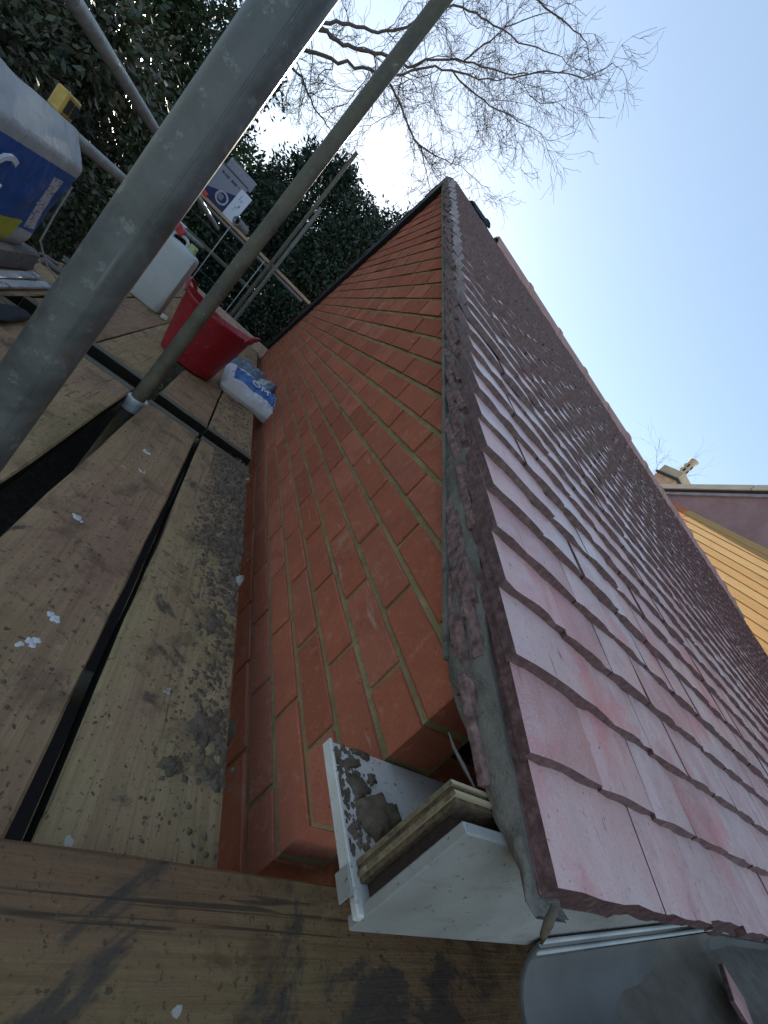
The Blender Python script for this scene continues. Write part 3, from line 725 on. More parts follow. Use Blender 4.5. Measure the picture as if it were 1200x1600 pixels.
slab(mo, ragged([(0.4122, 0.3068), (0.4237, 0.3108), (0.4253, 0.3003), (0.4128, 0.2928)], 3, .0035), -.335, 0.004)
slab(mo, ragged([(0.3705, 0.3157), (0.3849, 0.322), (0.4024, 0.3255), (0.4012, 0.3151), (0.3861, 0.3076), (0.3718, 0.3076)], 4, .0035), -.335, 0.0025)
for i in range(150):
    x = .361+abs(random.gauss(0, .016)); y = random.uniform(.215, .335); s = random.uniform(.0008, .0035)
    slab(mo, blobpoly(x, y, s, s*1.4, random.random()*30, 8), -.335, s*.6)
tag(mo.build('mortar_drops', M_clod, None, True), 'dark mortar dropped on the white soffit end', 'mortar', kind='stuff')
# hanging scrap and the drip below the verge
tag(MB().tube([(.411, .276, -.2068), (.409, .258, -.2075), (.411, .236, -.2065), (.414, .211, -.2060)], [.0008, .0018, .0022, .0008], 6).build('undercloak_scrap', plain('grey_scrap', (.17, .15, .125), .9)), 'broken grey undercloak sliver sticking out under the verge', 'scrap')
b = MB(); b.tube([(.424, .112, -.188), (.420, .106, -.197), (.420, .102, -.206), (.424, .100, -.212)], [.003, .0038, .0028, .001], 8); tag(b.build('mortar_drip', M_clod, None, True), 'hooked lump of mortar hanging at the lowest verge corner', 'mortar')
# shard in the gutter
tag(MB().bbox(-.04, .04, -.022, .022, -.004, .004, .001, Matrix.Translation((1.06, .080, -.268)) @ Matrix.Rotation(R(30), 4, 'Z') @ Matrix.Rotation(R(12), 4, 'X')).build('tile_shard', M_tile), 'broken maroon tile shard lying in the gutter', 'tile shard')
b = MB(); blob(b, (1.62, .118, -.258), .018, .006, 4.4, 14, 3); tag(b.build('dark_debris', M_felt, None, True), 'small black scrap lying in the gutter silt', 'debris')

# ================================================================= THINGS ON THE PLATFORM
def pil(mb, L, W, H, nu=54, nv=40, crumple=.012, sd=1, ends=.35):
    """filled paper sack, lying flat: length along x, width y, height z, pinched ends"""
    def prof(u, v, side):
        x = (u-.5)*L; y = (v-.5)*W
        e = (1-abs(2*u-1)**10)**.6; f = (1-abs(2*v-1)**9)**.55
        h = H*.5*e*f
        z = side*h+H*.5
        k = crumple*(1.2*nz(x*11, y*11, sd+side*3)+1.1*abs(nz(x*24, y*24, sd))-.7*abs(nz(x*50, y*50, sd+5)))
        return (x, y*(1-.05*(1-e)), z+k*e*f)
    mb.grid(lambda u, v: prof(u, v, 1), nu, nv); mb.grid(lambda u, v: prof(u, v, -1), nu, nv); return mb
# red flexible tub
TUB = (-.098, 2.72, ZP)
tub = empty('rubber_tub', 'red flexible rubber tub with two handles standing on the boards', 'tub', None, TUB)
Mr = Mat('red_rubber', .45, .45); w = Mr.world(); n1 = Mr.noise(w, 12, 5)
cc = Mr.ramp(n1, [(.3, (.22, .007, .013)), (.7, (.31, .012, .020))])
Mr.col(Mr.mix(Mr.math('MULTIPLY', Mr.mask(Mr.noise(w, 45, 5), .60, .74), .35), cc, (.40, .30, .28))); Mr.bump(n1, .1, .01); Mr = Mr.m
b = MB(); n = 40; V = []; F = []
prof = [(.135, .002), (.150, .010), (.158, .06), (.182, .22), (.192, .315), (.196, .328), (.194, .332), (.187, .326), (.176, .22), (.150, .06), (.13, .022)]
for r_, z_ in prof:
    for k in range(n):
        a = 2*math.pi*k/n; ex = 1+.05*math.cos(2*a)*(z_/.33); zz = z_+(.012*math.cos(2*a)+.006*math.sin(3*a))*(z_/.33)**2
        V.append((r_*math.cos(a)*ex, r_*math.sin(a)/ex, zz))
for i in range(len(prof)-1):
    for k in range(n): k2 = (k+1) % n; F.append((i*n+k, i*n+k2, (i+1)*n+k2, (i+1)*n+k))
F.append(tuple(range(n))); F.append(tuple((len(prof)-1)*n+k for k in range(n))); b.add(V, F)
smoothmesh(b.build('body', Mr, tub), 50)
for a0 in (R(-12), R(168)):
    pts = []
    for k in range(13):
        t = -1+2*k/12; a = a0+t*.36; r_ = .200+.024*(1-t*t); pts.append((r_*math.cos(a), r_*math.sin(a), .318+.060*(1-t*t)**.6))
    smoothmesh(MB().tube(pts, .0105, 8).build('handle', Mr, tub), 60)
# white drum
dr = empty('plastic_drum', 'white translucent plastic drum standing on the left boards behind the thick pole', 'drum', None, (-.545, 3.50, ZP))
Mw = Mat('cloudy_plastic', .5, .4); w = Mw.world(); n1 = Mw.noise(w, 6, 4); Mw.col(Mw.mix(Mw.mask(Mw.noise(w, 60, 4), .62, .72), Mw.ramp(n1, [(.3, (.40, .43, .42)), (.7, (.52, .54, .53))]), (.25, .23, .20))); Mw = Mw.m
b = MB(); V = []; F = []; n = 32
for s, z_ in ((.92, 0), (1, .012), (1, .30), (1, .415), (.965, .440), (.85, .452), (.3, .462)):
    for k in range(n):
        a = 2*math.pi*k/n; c_, s_ = math.cos(a), math.sin(a); p = 14
        q = (abs(c_)**p+abs(s_)**p)**(-1/p); V.append((c_*q*.122*s, s_*q*.115*s, z_))
for i in range(6):
    for k in range(n): k2 = (k+1) % n; F.append((i*n+k, i*n+k2, (i+1)*n+k2, (i+1)*n+k))
F.append(tuple(range(n))); F.append(tuple(6*n+k for k in range(n))); b.add(V, F); smoothmesh(b.build('body', Mw, dr), 60)
MB().lathe([(0, .505), (.026, .505), (.028, .50), (.028, .470), (.032, .466), (.032, .455)], 20, Matrix.Translation((.06, -.02, 0))).build('cap', plain('green_cap', (.38, .45, .22), .5), dr)
smoothmesh(MB().tube([(-.08, 0, .44), (-.075, 0, .485), (-.04, 0, .50), (.0, 0, .50), (.02, 0, .485), (.02, 0, .45)], .011, 8).build('handle', Mw, dr), 60)
MB().bbox(-.03, .03, -.02, .02, .508, .56, .004, Matrix.Translation((-.075, .03, 0))).build('label_card', plain('card_white', (.6, .6, .6), .6), dr)
o = MB().bbox(-.05, .05, -.02, .02, .0, .05, .006, Matrix.Translation((-.63, 3.50, ZP+.50)) @ Matrix.Rotation(.4, 4, 'Y')).build('red_packet', plain('red_card', (.42, .03, .04), .5)); tag(o, 'small red packet on top of the white drum', 'packet')
tag(MB().bbox(-.02, .02, -.015, .015, 0, .03, .004, Matrix.Translation((-.385, 3.42, ZP+.0)) @ Matrix.Rotation(.5, 4, 'Z')).build('crumpled_paper', plain('paper_scrap', (.65, .63, .55), .8)), 'crumpled white scrap at the foot of the drum', 'scrap')
# cement bag, blue and white
def bagmat(name, white, blue, f):
    m = Mat(name, .5, .35); co = m.coord(); s = m.sep(co)
    n = m.noise(co, 18, 5)
    c = f(m, s, white, blue); c = m.mix(m.math('MULTIPLY', m.mask(n, .5, .8), .35), c, (.25, .24, .22)); m.col(c)
    m.bump(n, .35, .012); m.bump(m.noise(co, 55, 3, .5, .6), .25, .006); return m.m
def rng_mask(m, v, a, b): return m.math('MULTIPLY', m.math('GREATER_THAN', v, a), m.math('LESS_THAN', v, b))
def f_cement(m, s, white, blue):
    a = m.math('MULTIPLY', rng_mask(m, s[1], -.055, .105), rng_mask(m, s[0], -.15, .155))
    c = m.mix(a, white, blue)
    y = m.math('MULTIPLY', m.math('GREATER_THAN', s[0], .165), m.math('GREATER_THAN', s[1], .01)); return m.mix(y, c, (.70, .62, .08))
M_cem = bagmat('cement_bag_print', (.66, .67, .68), (.05, .17, .44), f_cement)
bag = empty('cement_bag', 'white and blue cement bag lying against the brick wall in front of the red tub', 'bag', 'bags of cement', (.285, 2.93, ZP-.004))
bb = pil(MB(), .40, .30, .105, sd=2, crumple=.016).build('sack', M_cem, bag, True)
def lettering(txt, size, mat, parent, M, name='lettering', ext=.0008):
    cu = bpy.data.curves.new(name, 'FONT'); cu.body = txt; cu.size = size; cu.extrude = ext; cu.align_x = 'CENTER'; cu.align_y = 'CENTER'; cu.resolution_u = 3
    t = bpy.data.objects.new('tmp', cu); C.objects.link(t); bpy.context.view_layer.update()
    me = bpy.data.meshes.new_from_object(t.evaluated_get(bpy.context.evaluated_depsgraph_get())); bpy.data.objects.remove(t)
    me.materials.clear(); me.materials.append(mat); me.name = name
    return inst(name, me, parent, M)
M_ink = plain('white_ink', (.72, .76, .80), .5); M_inkd = plain('grey_ink', (.10, .11, .14), .6)
lettering('OM', .085, M_ink, bag, Matrix.Translation((.03, .035, .118)), ext=.004)
bag.rotation_euler = (R(14), 0, R(6)); bag.location = (.292, 2.93, ZP+.008)
def f_old(m, s, white, blue):
    a = m.math('GREATER_THAN', s[2], .045); c = m.mix(a, (.20, .18, .10), blue)
    return m.mix(m.math('MULTIPLY', rng_mask(m, s[0], .05, .10), a), c, white)
M_old = bagmat('grey_bag_print', (.42, .43, .38), (.14, .19, .24), f_old)
bag2 = empty('cement_bag', 'greyish older bag lying behind the blue and white cement bag', 'bag', 'bags of cement', (.30, 3.40, ZP-.004))
pil(MB(), .36, .40, .14, sd=6, crumple=.02).build('sack', M_old, bag2, True); bag2.rotation_euler = (0, 0, R(-14))
# big blue bag standing at the left
def f_blue(m, s, white, blue):
    # local y = along bag, z = up
    c = m.mix(m.math('GREATER_THAN', s[2], .335), blue, white)
    c = m.mix(m.math('LESS_THAN', m.math('ADD', s[2], m.math('MULTIPLY', s[1], .10)), .105), c, white)
    lab = m.math('MULTIPLY', rng_mask(m, m.math('ADD', s[1], m.math('MULTIPLY', s[2], .25)), .265, .345), rng_mask(m, s[2], .09, .30))
    c = m.mix(lab, c, (.55, .57, .58))
    line = m.math('MULTIPLY', lab, m.math('GREATER_THAN', m.noise(m.coord((1, 30, 90)), 1.2, 2), .56)); c = m.mix(line, c, (.22, .24, .27))
    ye = m.math('MULTIPLY', m.math('LESS_THAN', s[2], .112), m.math('LESS_THAN', s[1], .200)); return m.mix(ye, c, (.48, .50, .04))
M_blue = bagmat('plaster_bag_print', (.40, .43, .43), (.016, .095, .33), f_blue)
bb = empty('plaster_bag', 'large blue and white plaster bag with yellow corner at the left edge', 'bag', None, (-.80, 1.80, -.475))
b = MB()
def bagfn(u, v, side):
    y = -.45+.86*u; z = .46*v
    e = (1-abs(2*u-1)**14)**.5; f = (1-max(0, (v-.80)/.20)**1.1*.92)*(1-max(0, (.15-v)/.15)**3*.25)
    x = side*(.085*e*f)
    k = .009*nz(y*5, z*5, 3+side)+.006*abs(nz(y*17, z*13, side))-.004*abs(nz(y*40, z*40, 7))
    return (x+k*(1 if f > .15 else .4), y-.03*(v > .9)*nz(z*20, 1), z-.02*(1-e)+.010*nz(y*6, 2, 1)*(v > .9))
b.grid(lambda u, v: bagfn(u, v, 1), 70, 46); b.grid(lambda u, v: bagfn(u, v, -1), 40, 30)
b.build('sack', M_blue, bb, True)
lettering('C', .17, M_ink, bb, Matrix.Translation((.098, -.150, .235)) @ Matrix(((0, 0, 1, 0), (1, 0, 0, 0), (0, 1, 0, 0), (0, 0, 0, 1))), ext=.004)
MB().grid(lambda u, v: (.06*v-.02, .405+.03*u, .12+.24*v), 3, 4).build('end_flap', M_blue, bb)
bb.rotation_euler = (0, R(4), R(2))
# what the bag stands on: a low stack of packed sheets, strips, clutter
sh = MB().bbox(-.93, -.70, 1.35, 2.25, ZP+.003, ZP+.082, .006); tag(sh.build('board_offcuts', plain('grey_offcut', (.16, .145, .13), .85)), 'stack of grey offcuts under the big blue bag', 'offcuts')
for k, (xx, yy, rz, lb) in enumerate([(-.655, 1.92, .05, 'shiny metal strip lying nearest the blue bag'), (-.61, 1.90, .02, 'second shiny metal strip lying beside the first')]):
    e = MB().bbox(-.016, .016, -.38, .30, 0, .012, .002, Matrix.Translation((xx, yy, ZP+.006+.004*k)) @ Matrix.Rotation(rz, 4, 'Z'))
    tag(e.build('metal_strip', mat_galv('bright_aluminium%d' % k, (.62, .65, .68), .3, .6)), lb, 'metal strip')
def gl(u, v):
    a = 2*math.pi*u; r_ = .028*math.sin(math.pi*min(.999, max(.001, v)))**.4*(1+.3*nz(math.cos(a)*2, math.sin(a)*2, v*3)); return (-.49+r_*math.cos(a)*1.1, 1.50+.22*v, ZP+.018+r_*.55*math.sin(a))
tag(MB().grid(gl, 16, 14).build('black_glove', M_felt, None, True), 'black work glove lying flat on the boards at the left edge', 'glove')
db = MB()
for i in range(26):
    c = Vector((random.uniform(-.86, -.60), random.uniform(2.28, 2.95), ZP+.004)); s = random.uniform(.02, .06)
    db.bbox(-s, s, -s*.35, s*.35, 0, s*.3, .003, Matrix.Translation(c) @ Matrix.Rotation(random.uniform(0, 3), 4, 'Z') @ Matrix.Rotation(random.uniform(-.3, .3), 4, 'X'))
tag(db.build('rubble', plain('grey_rubble', (.13, .11, .10), .9), None), 'heap of broken tile rubble beyond the blue bag', 'rubble', kind='stuff')
tag(MB().tube([(-.70, 2.14, -.18), (-.705, 2.16, -.30), (-.700, 2.165, -.42), (-.67, 2.25, -.50), (-.64, 2.32, -.535)], .0035, 6).build('cord', plain('pale_cord', (.35, .33, .30), .8)), 'thin pale cord hanging from the blue bag to the rubble', 'cord')
# yellow spirit-level end clipped to the rail
yl = empty('yellow_clamp', 'yellow plastic clamp on the lower guard rail above the blue bag', 'clamp', None, (-.80, 2.07, -.020))
M_yel = plain('yellow_plastic', (.50, .33, .08), .55)
MB().bbox(-.02, .02, -.055, .045, .0, .075, .006).build('body', M_yel, yl); MB().bbox(.0205, .026, -.045, -.012, .015, .06, .003).build('window', M_felt, yl); MB().bbox(.0205, .026, .004, .036, .015, .06, .003).build('window', M_felt, yl)
MB().tube([(0, 0, -.035), (0, 0, 0)], .010, 8).build('stem', M_galv, yl)
# box on the far plank
bx = empty('cardboard_box', 'open grey and navy tool box carton standing on the far timber plank', 'box', None, (-.985, 6.50, .410))
Mb = Mat('printed_carton', .6, .3); co = Mb.coord(); s = Mb.sep(co)
cc = Mb.mix(Mb.math('GREATER_THAN', Mb.math('SUBTRACT', Mb.math('MULTIPLY', s[0], .55), s[2]), -.19), (.24, .25, .30), (.025, .03, .10))
tb = Mb.math('MULTIPLY', rng_mask(Mb, s[2], .325, .355), rng_mask(Mb, s[0], -.14, .13)); cc = Mb.mix(Mb.math('MULTIPLY', tb, Mb.math('GREATER_THAN', Mb.noise(Mb.coord((60, 1, 1)), 1, 1), .45)), cc, (.07, .075, .10)); Mb.col(cc); Mb = Mb.m
MB().bbox(-.18, .18, -.09, .19, .0, .40, .003).build('carton', Mb, bx)
M_card = plain('grey_card', (.21, .21, .24), .7)
MB().grid(lambda u, v: (-.18+.36*u, -.09-.02*v, .40+.02*v), 2, 1).build('flap', M_card, bx)
MB().grid(lambda u, v: (.18+.15*v, -.09+.28*u, .40-.06*v*v), 2, 4).build('flap', M_card, bx)
MB().grid(lambda u, v: (-.18+.36*u, .19+.02*v, .40+.17*v), 2, 2).build('flap', M_card, bx)
MB().lathe([(.075, 0), (.075, .004), (.055, .004), (.055, 0)], 28, Matrix.Translation((.02, -.0905, .12)) @ Matrix.Rotation(R(90), 4, 'X')).build('emblem_ring', plain('ring_grey', (.36, .36, .42), .5), bx)
MB().bbox(-.033, .033, -.0945, -.091, .088, .152, .001).build('emblem_panel', plain('panel_grey', (.16, .17, .22), .5), bx)
pp = empty('paper_sheet', 'white printed sheet leaning on the right side of the carton', 'paper', None, (-.80, 6.385, .41))
Mp = Mat('printed_paper', .7, .3); co = Mp.coord(); s = Mp.sep(co)
ln = Mp.math('MULTIPLY', rng_mask(Mp, s[0], -.03, .03), rng_mask(Mp, s[2], .10, .30)); Mp.col(Mp.mix(Mp.math('MULTIPLY', ln, Mp.math('GREATER_THAN', Mp.noise(Mp.coord((60, 1, 14)), 1, 2), .56)), (.62, .65, .72), (.22, .24, .32))); Mp = Mp.m
MB().grid(lambda u, v: (-.075+.15*u, .02*v-.006*math.sin(3*u), .36*v), 6, 6).build('sheet', Mp, pp); pp.rotation_euler = (0, R(2), R(-6))
pc_ = empty('pipe_offcut', 'short grey pipe offcut lying on the far plank right of the carton', 'pipe', None, (-.655, 6.45, .465))
Mt = Matrix.Rotation(R(-28), 4, 'Z') @ Matrix.Rotation(R(90), 4, 'X')
MB().lathe([(.036, -.11), (.055, -.11), (.055, .11), (.036, .11), (.036, -.11)], 24, Mt).build('pipe_wall', plain('pipe_grey', (.16, .17, .17), .6), pc_)
o = MB().bbox(-.05, .05, -.02, .02, 0, .045, .006, Matrix.Translation((-1.135, 6.38, .411)) @ Matrix.Rotation(R(15), 4, 'Y')).build('red_tool', plain('red_orange', (.55, .06, .035), .5)); tag(o, 'red tool handle beside the carton on the far plank', 'tool')
tag(MB().bbox(-.05, .05, -.02, .02, 0, .022, .004, Matrix.Translation((-.47, 6.43, .41)) @ Matrix.Rotation(R(-10), 4, 'Z')).build('cream_offcut', plain('cream', (.55, .48, .36), .7)), 'cream offcut lying on the far plank near the pole', 'offcut')

# ================================================================= NEIGHBOURING HOUSE
nb = empty('neighbour_house', 'neighbouring house with sunlit boarded roof, shaded gable and pale chimney', 'house', None, (11, 6, -2.6))
M_dash = Mat('purple_pebbledash', .9, .2); w = M_dash.world(); n1 = M_dash.noise(w, 2.2, 5); n2 = M_dash.noise(w, 26, 5, .7)
cc = M_dash.ramp(n1, [(.3, (.25, .17, .18)), (.7, (.34, .245, .25))]); cc = M_dash.mix(M_dash.math('MULTIPLY', M_dash.mask(n2, .55, .75), .5), cc, (.40, .34, .32)); M_dash.col(cc); M_dash.bump(n2, .6, .03); M_dash = M_dash.m
XN = 11.0
def nrel(p): return (p[0]-11, p[1]-6, p[2]+2.6)
def nz_v(y): return 3.905-.51*(y-8.734)    # verge line of the neighbour gable
b = MB(); ap = 2.0
pts = [(14-6, nz_v(14)+2.6-.25), (ap-6, nz_v(ap)+2.6-.25), (-6-6, nz_v(ap)+2.6-.25-.51*(ap+6)), (-12, 0), (8, 0)]
b.prism(pts, 0, 0, 6).build('gable_wall', M_dash, nb)
M_cream = plain('cream_paint', (.55, .52, .42), .6, var=.1, sc=4); M_lead = plain('lead_grey', (.25, .27, .30), .5, sc=6)
def vb(y0, y1, dz0, dz1, x0, x1, mat, nm):
    q = [(y0-6, nz_v(y0)+2.6+dz0), (y1-6, nz_v(y1)+2.6+dz0), (y1-6, nz_v(y1)+2.6+dz1), (y0-6, nz_v(y0)+2.6+dz1)]
    return MB().prism(q, 0, x0, x1).build(nm, mat, nb)
yy = ap
while yy < 14:
    vb(yy, min(14, yy+2.38), -.10, .06, -.14, 6, M_cream, 'verge_capping'); yy += 2.4
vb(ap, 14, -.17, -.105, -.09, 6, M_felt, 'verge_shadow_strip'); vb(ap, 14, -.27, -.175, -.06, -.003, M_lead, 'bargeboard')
# boarded lean-to roof, facing -X, boards along Y
M_sarking = Mat('sunlit_sarking', .8, .2); w = M_sarking.world((22, 1.3, 22)); n1 = M_sarking.noise(w, 2.2, 5); r = M_sarking.rand()
bc = M_sarking.ramp(r, [(0, (.46, .26, .095)), (.45, (.52, .32, .13)), (1, (.50, .28, .10))])
bc = M_sarking.mix(M_sarking.mask(n1, .45, .8), bc, (.33, .18, .065)); bc = M_sarking.mix(M_sarking.math('MULTIPLY', M_sarking.mask(M_sarking.noise(M_sarking.world(), 5, 5), .6, .72), .6), bc, (.24, .13, .05))
M_sarking.col(bc); M_sarking.bump(n1, .3, .01); M_sarking = M_sarking.m
M_orange = plain('orange_tile', (.52, .17, .06), .8, var=.12, sc=5)
sar = empty('lean_to_roof'); sar.parent = nb
wdt = .30; nrow = 11; zt0 = .338*XN
up = Vector((1, 0, 1)).normalized(); nrm = Vector((-1, 0, 1)).normalized()
joints = [7.55, 7.30, 7.05, 6.6, 99, 99, 99, 99, 99, 99, 99]
for k in range(nrow):
    s0 = -(k+1)*wdt; base = Vector((XN, 0, zt0))
    spans = [(2.0, joints[k]-.008), (joints[k]+.008, 12.0)] if joints[k] < 50 else [(2.0, 12.0)]
    for q, (a, c_) in enumerate(spans):
        b = MB(); P = base+up*s0; T = .03
        lo0 = P+nrm*(.016); hi0 = P+up*(wdt+.02)
        V = []
        for y in (a, c_):
            for p in (lo0, hi0, hi0-nrm*T*.6, lo0-nrm*T): V.append(nrel((p.x, y, p.z)))
        b.add(V, [(0, 1, 2, 3), (4, 7, 6, 5), (0, 4, 5, 1), (1, 5, 6, 2), (2, 6, 7, 3), (3, 7, 4, 0)])
        b.build('board', M_orange if q == 1 and k < 3 else M_sarking, sar)
under = MB(); under.add([nrel(p) for p in [(XN, 2, zt0-.06), (XN, 12, zt0-.06), (XN-2.4, 12, zt0-2.46), (XN-2.4, 2, zt0-2.46), (XN, 2, zt0-.3), (XN, 12, zt0-.3), (XN-2.4, 12, zt0-2.7), (XN-2.4, 2, zt0-2.7)]],
          [(0, 1, 2, 3), (4, 5, 6, 7), (0, 1, 5, 4), (1, 2, 6, 5), (2, 3, 7, 6), (3, 0, 4, 7)]); under.build('roof_structure', M_dark, sar)
MB().box(-1.9, 0, -3.9, 5.9, 0, 3.9).build('lean_to_wall', M_dash, nb)
# chimney
ch = empty('chimney'); ch.parent = nb; cx, cy, cz = 11.9, 9.30, 4.22
M_stone = Mat('pale_stone', .9, .2); w = M_stone.world(); n1 = M_stone.noise(w, 5, 5); M_stone.col(M_stone.ramp(n1, [(.3, (.34, .29, .22)), (.7, (.46, .41, .32))])); M_stone.bump(n1, .3, .02); M_stone = M_stone.m
M_cb = plain('chimney_brick', (.40, .26, .18), .9, sc=8)
def cbx(x0, x1, y0, y1, z0, z1, nm, mat):
    return MB().bbox(*[v for pr in ((x0+cx-11, x1+cx-11), (y0+cy-6, y1+cy-6), (z0+cz+2.6, z1+cz+2.6)) for v in pr], .012).build(nm, mat, ch)
cbx(-.36, .36, -.34, .34, -2.2, .30, 'stack', M_cb); cbx(-.42, .42, -.40, .40, .30, .37, 'string_course', M_felt); cbx(-.38, .38, -.36, .36, .37, .62, 'cap_stone', M_stone)
pot = [(.13, .62), (.15, .66), (.12, .70), (.115, 1.15), (.14, 1.18), (.14, 1.23), (.10, 1.25), (.10, 1.10), (0, 1.08)]
MB().lathe(pot, 18, Matrix.Translation((cx-11, cy-6, cz+2.6))).build('chimney_pot', M_stone, ch, True)
for z_ in (.82, .98):
    for a in range(6): MB().box(-.02, .02, -.006, .006, -.05, .05, Matrix.Translation((cx-11+.119*math.cos(a*1.047+.5), cy-6+.119*math.sin(a*1.047+.5), cz+2.6+z_)) @ Matrix.Rotation(a*1.047+.5+math.pi/2, 4, 'Z')).build('vent_slot', M_dark, ch)

# ================================================================= TREES
def leaf_cloud(clumps, n, size, spread, droop=0, asp=.45):
    """clumps: array (k,4): centre+radius"""
    k = len(clumps); wts = clumps[:, 3]**2; idx = rng.choice(k, n, p=wts/wts.sum())
    d = rng.normal(size=(n, 3)); d /= np.linalg.norm(d, axis=1)[:, None]
    rad = clumps[idx, 3]*rng.uniform(.25, 1, n)**.5*rng.normal(1, .18, n)
    c = clumps[idx, :3]+d*rad[:, None]*np.array([1, 1, .8])
    ax = d+rng.normal(size=(n, 3))*spread; ax[:, 2] -= droop; ax /= np.linalg.norm(ax, axis=1)[:, None]
    t = rng.normal(size=(n, 3)); sd = np.cross(ax, t); sd /= np.linalg.norm(sd, axis=1)[:, None]
    L = size*rng.uniform(.6, 1.4, n)[:, None]; W = L*asp
    nn = np.cross(ax, sd)
    v = np.stack([c, c+ax*L*.5+sd*W*.5+nn*L*.08, c+ax*L, c+ax*L*.5-sd*W*.5+nn*L*.08], 1).reshape(-1, 3)
    f = np.arange(4*n).reshape(-1, 4)
    me = bpy.data.meshes.new('crown'); me.vertices.add(4*n); me.vertices.foreach_set('co', v.ravel())
    me.loops.add(4*n); me.loops.foreach_set('vertex_index', f.ravel()); me.polygons.add(n)
    me.polygons.foreach_set('loop_start', np.arange(0, 4*n, 4)); me.polygons.foreach_set('loop_total', np.full(n, 4)); me.update(); me.validate()
    return me
M_ev = mat_leaf('evergreen_leaf', [(.018, .034, .016), (.032, .060, .024), (.050, .085, .034), (.075, .105, .048), (.04, .065, .034)])
M_ev2 = mat_leaf('laurel_leaf', [(.020, .030, .014), (.045, .060, .026), (.075, .095, .042), (.10, .085, .055), (.045, .05, .03)], .35)
M_con = mat_leaf('conifer_leaf', [(.016, .030, .020), (.028, .052, .030), (.045, .075, .040), (.034, .055, .036)])
M_barkd = mat_bark('dark_bark', (.05, .04, .032)); M_barkg = mat_bark('grey_bark', (.13, .11, .095))
def evergreen(name, label, base, H, rx, ry, z0, nclump, nleaf, size, mat, grp, cone=.3, droop=0, cr_=.5, gap=0, asp=.45):
    e = empty(name, label, 'tree', grp, base); cl = []
    for i in range(nclump):
        t = random.random(); rr = (1-cone*t)*math.sin(math.pi*min(.98, .12+.80*t))**.5; a = random.uniform(0, 6.283); q = math.sqrt(random.uniform(.15, 1))
        cl.append((rx*rr*q*math.cos(a), ry*rr*q*math.sin(a), z0+(H-z0)*t, cr_*random.uniform(.55, 1.2)))
    cl = np.array(cl); me = leaf_cloud(cl, nleaf, size, .7, droop, asp); me.materials.append(mat)
    inst('crown', me, e)
    b = MB(); b.tube([(0, 0, -.4), (.05, .02, H*.3), (-.04, .05, H*.6), (0, 0, H*.9)], [.16, .13, .08, .02], 10)
    for c in cl[::max(1, len(cl)//26)]:
        s = Vector((0, 0, max(.3, c[2]*.75))); b.tube([s, s.lerp(Vector(c[:3]), .5)+Vector((0, 0, .08)), Vector(c[:3])], [.035, .022, .008], 6)
    b.build('trunk', M_barkd, e, True); return e
gz = ground_z
evergreen('laurel_bush', 'broad leafed laurel bush behind the guard rails at the left', (-2.7, 5.6, -2.6), 3.6, 1.5, 1.3, .2, 110, 46000, .075, M_ev2, 'evergreens beyond the scaffold', .15, .2, .42)
evergreen('evergreen_tree', 'tall dark evergreen tree filling the upper left corner', (-4.6, 9.0, gz(-4.6, 9)), 5.6, 2.6, 2.0, .1, 190, 85000, .095, M_ev, 'evergreens beyond the scaffold', .3, .1, .55)
evergreen('evergreen_tree', 'dark evergreen tree with sky gaps behind the thick foreground pole', (-2.5, 10.2, gz(-2.5, 10.2)), 3.9, 1.5, 1.3, .1, 110, 15000, .09, M_ev, 'evergreens beyond the scaffold', .45, .1, .42)
evergreen('conifer_tree', 'dense dark conifer between the far poles and the gable', (-.35, 10.6, gz(-.35, 10.6)), 3.85, 1.25, 1.1, .1, 130, 27000, .085, M_con, 'evergreens beyond the scaffold', .45, .3, .36)
evergreen('conifer_tree', 'smaller dark conifer low beside the far corner of the gable', (.60, 9.2, gz(.60, 9.2)), 3.35, .72, .7, .05, 90, 42000, .075, M_con, 'evergreens beyond the scaffold', .4, .3, .30)
evergreen('evergreen_tree', 'background evergreen tree low behind the laurel', (-6.5, 13, gz(-6.5, 13)), 5.6, 3.0, 2.0, .1, 100, 20000, .16, M_ev, 'evergreens beyond the scaffold', .2, .1, .6)
evergreen('conifer_tree', 'unseen dark conifer added behind the gable to shade the platform', (1.50, 9.9, gz(1.50, 9.9)), 3.95, 1.05, .8, .05, 110, 52000, .085, M_con, 'evergreens beyond the scaffold', .3, .3, .34)  # out of view, added to keep direct sun off the platform
evergreen('conifer_tree', 'unseen tall dark conifer added behind the ridge to block the sun', (2.9, 10.6, gz(2.9, 10.6)), 4.6, 1.1, 1.0, .05, 90, 20000, .09, M_con, 'evergreens beyond the scaffold', .3, .3, .4)  # also out of view, added as a sun blocker
evergreen('evergreen_tree', 'dark evergreen far back showing low between the far poles', (-1.6, 13.6, gz(-1.6, 13.6)), 2.9, 2.6, 1.4, .0, 110, 24000, .13, M_ev, 'evergreens beyond the scaffold', .2, .1, .5)
# undergrowth on the bank
cl = np.array([(random.uniform(-3.5, 1.6), random.uniform(7.2, 9.2), 0, random.uniform(.10, .26)) for _ in range(160)])
for c in cl: c[2] = gz(c[0], c[1])+.08
me = leaf_cloud(cl, 9000, .07, 1.2, 0, .4); me.materials.append(mat_leaf('dead_leaves', [(.06, .05, .035), (.12, .10, .075), (.20, .18, .15), (.05, .06, .03), (.10, .085, .06)], .7))
tag(inst('undergrowth', me), 'dead leaves and scrub on the bank beyond the platform', 'scrub', kind='stuff')
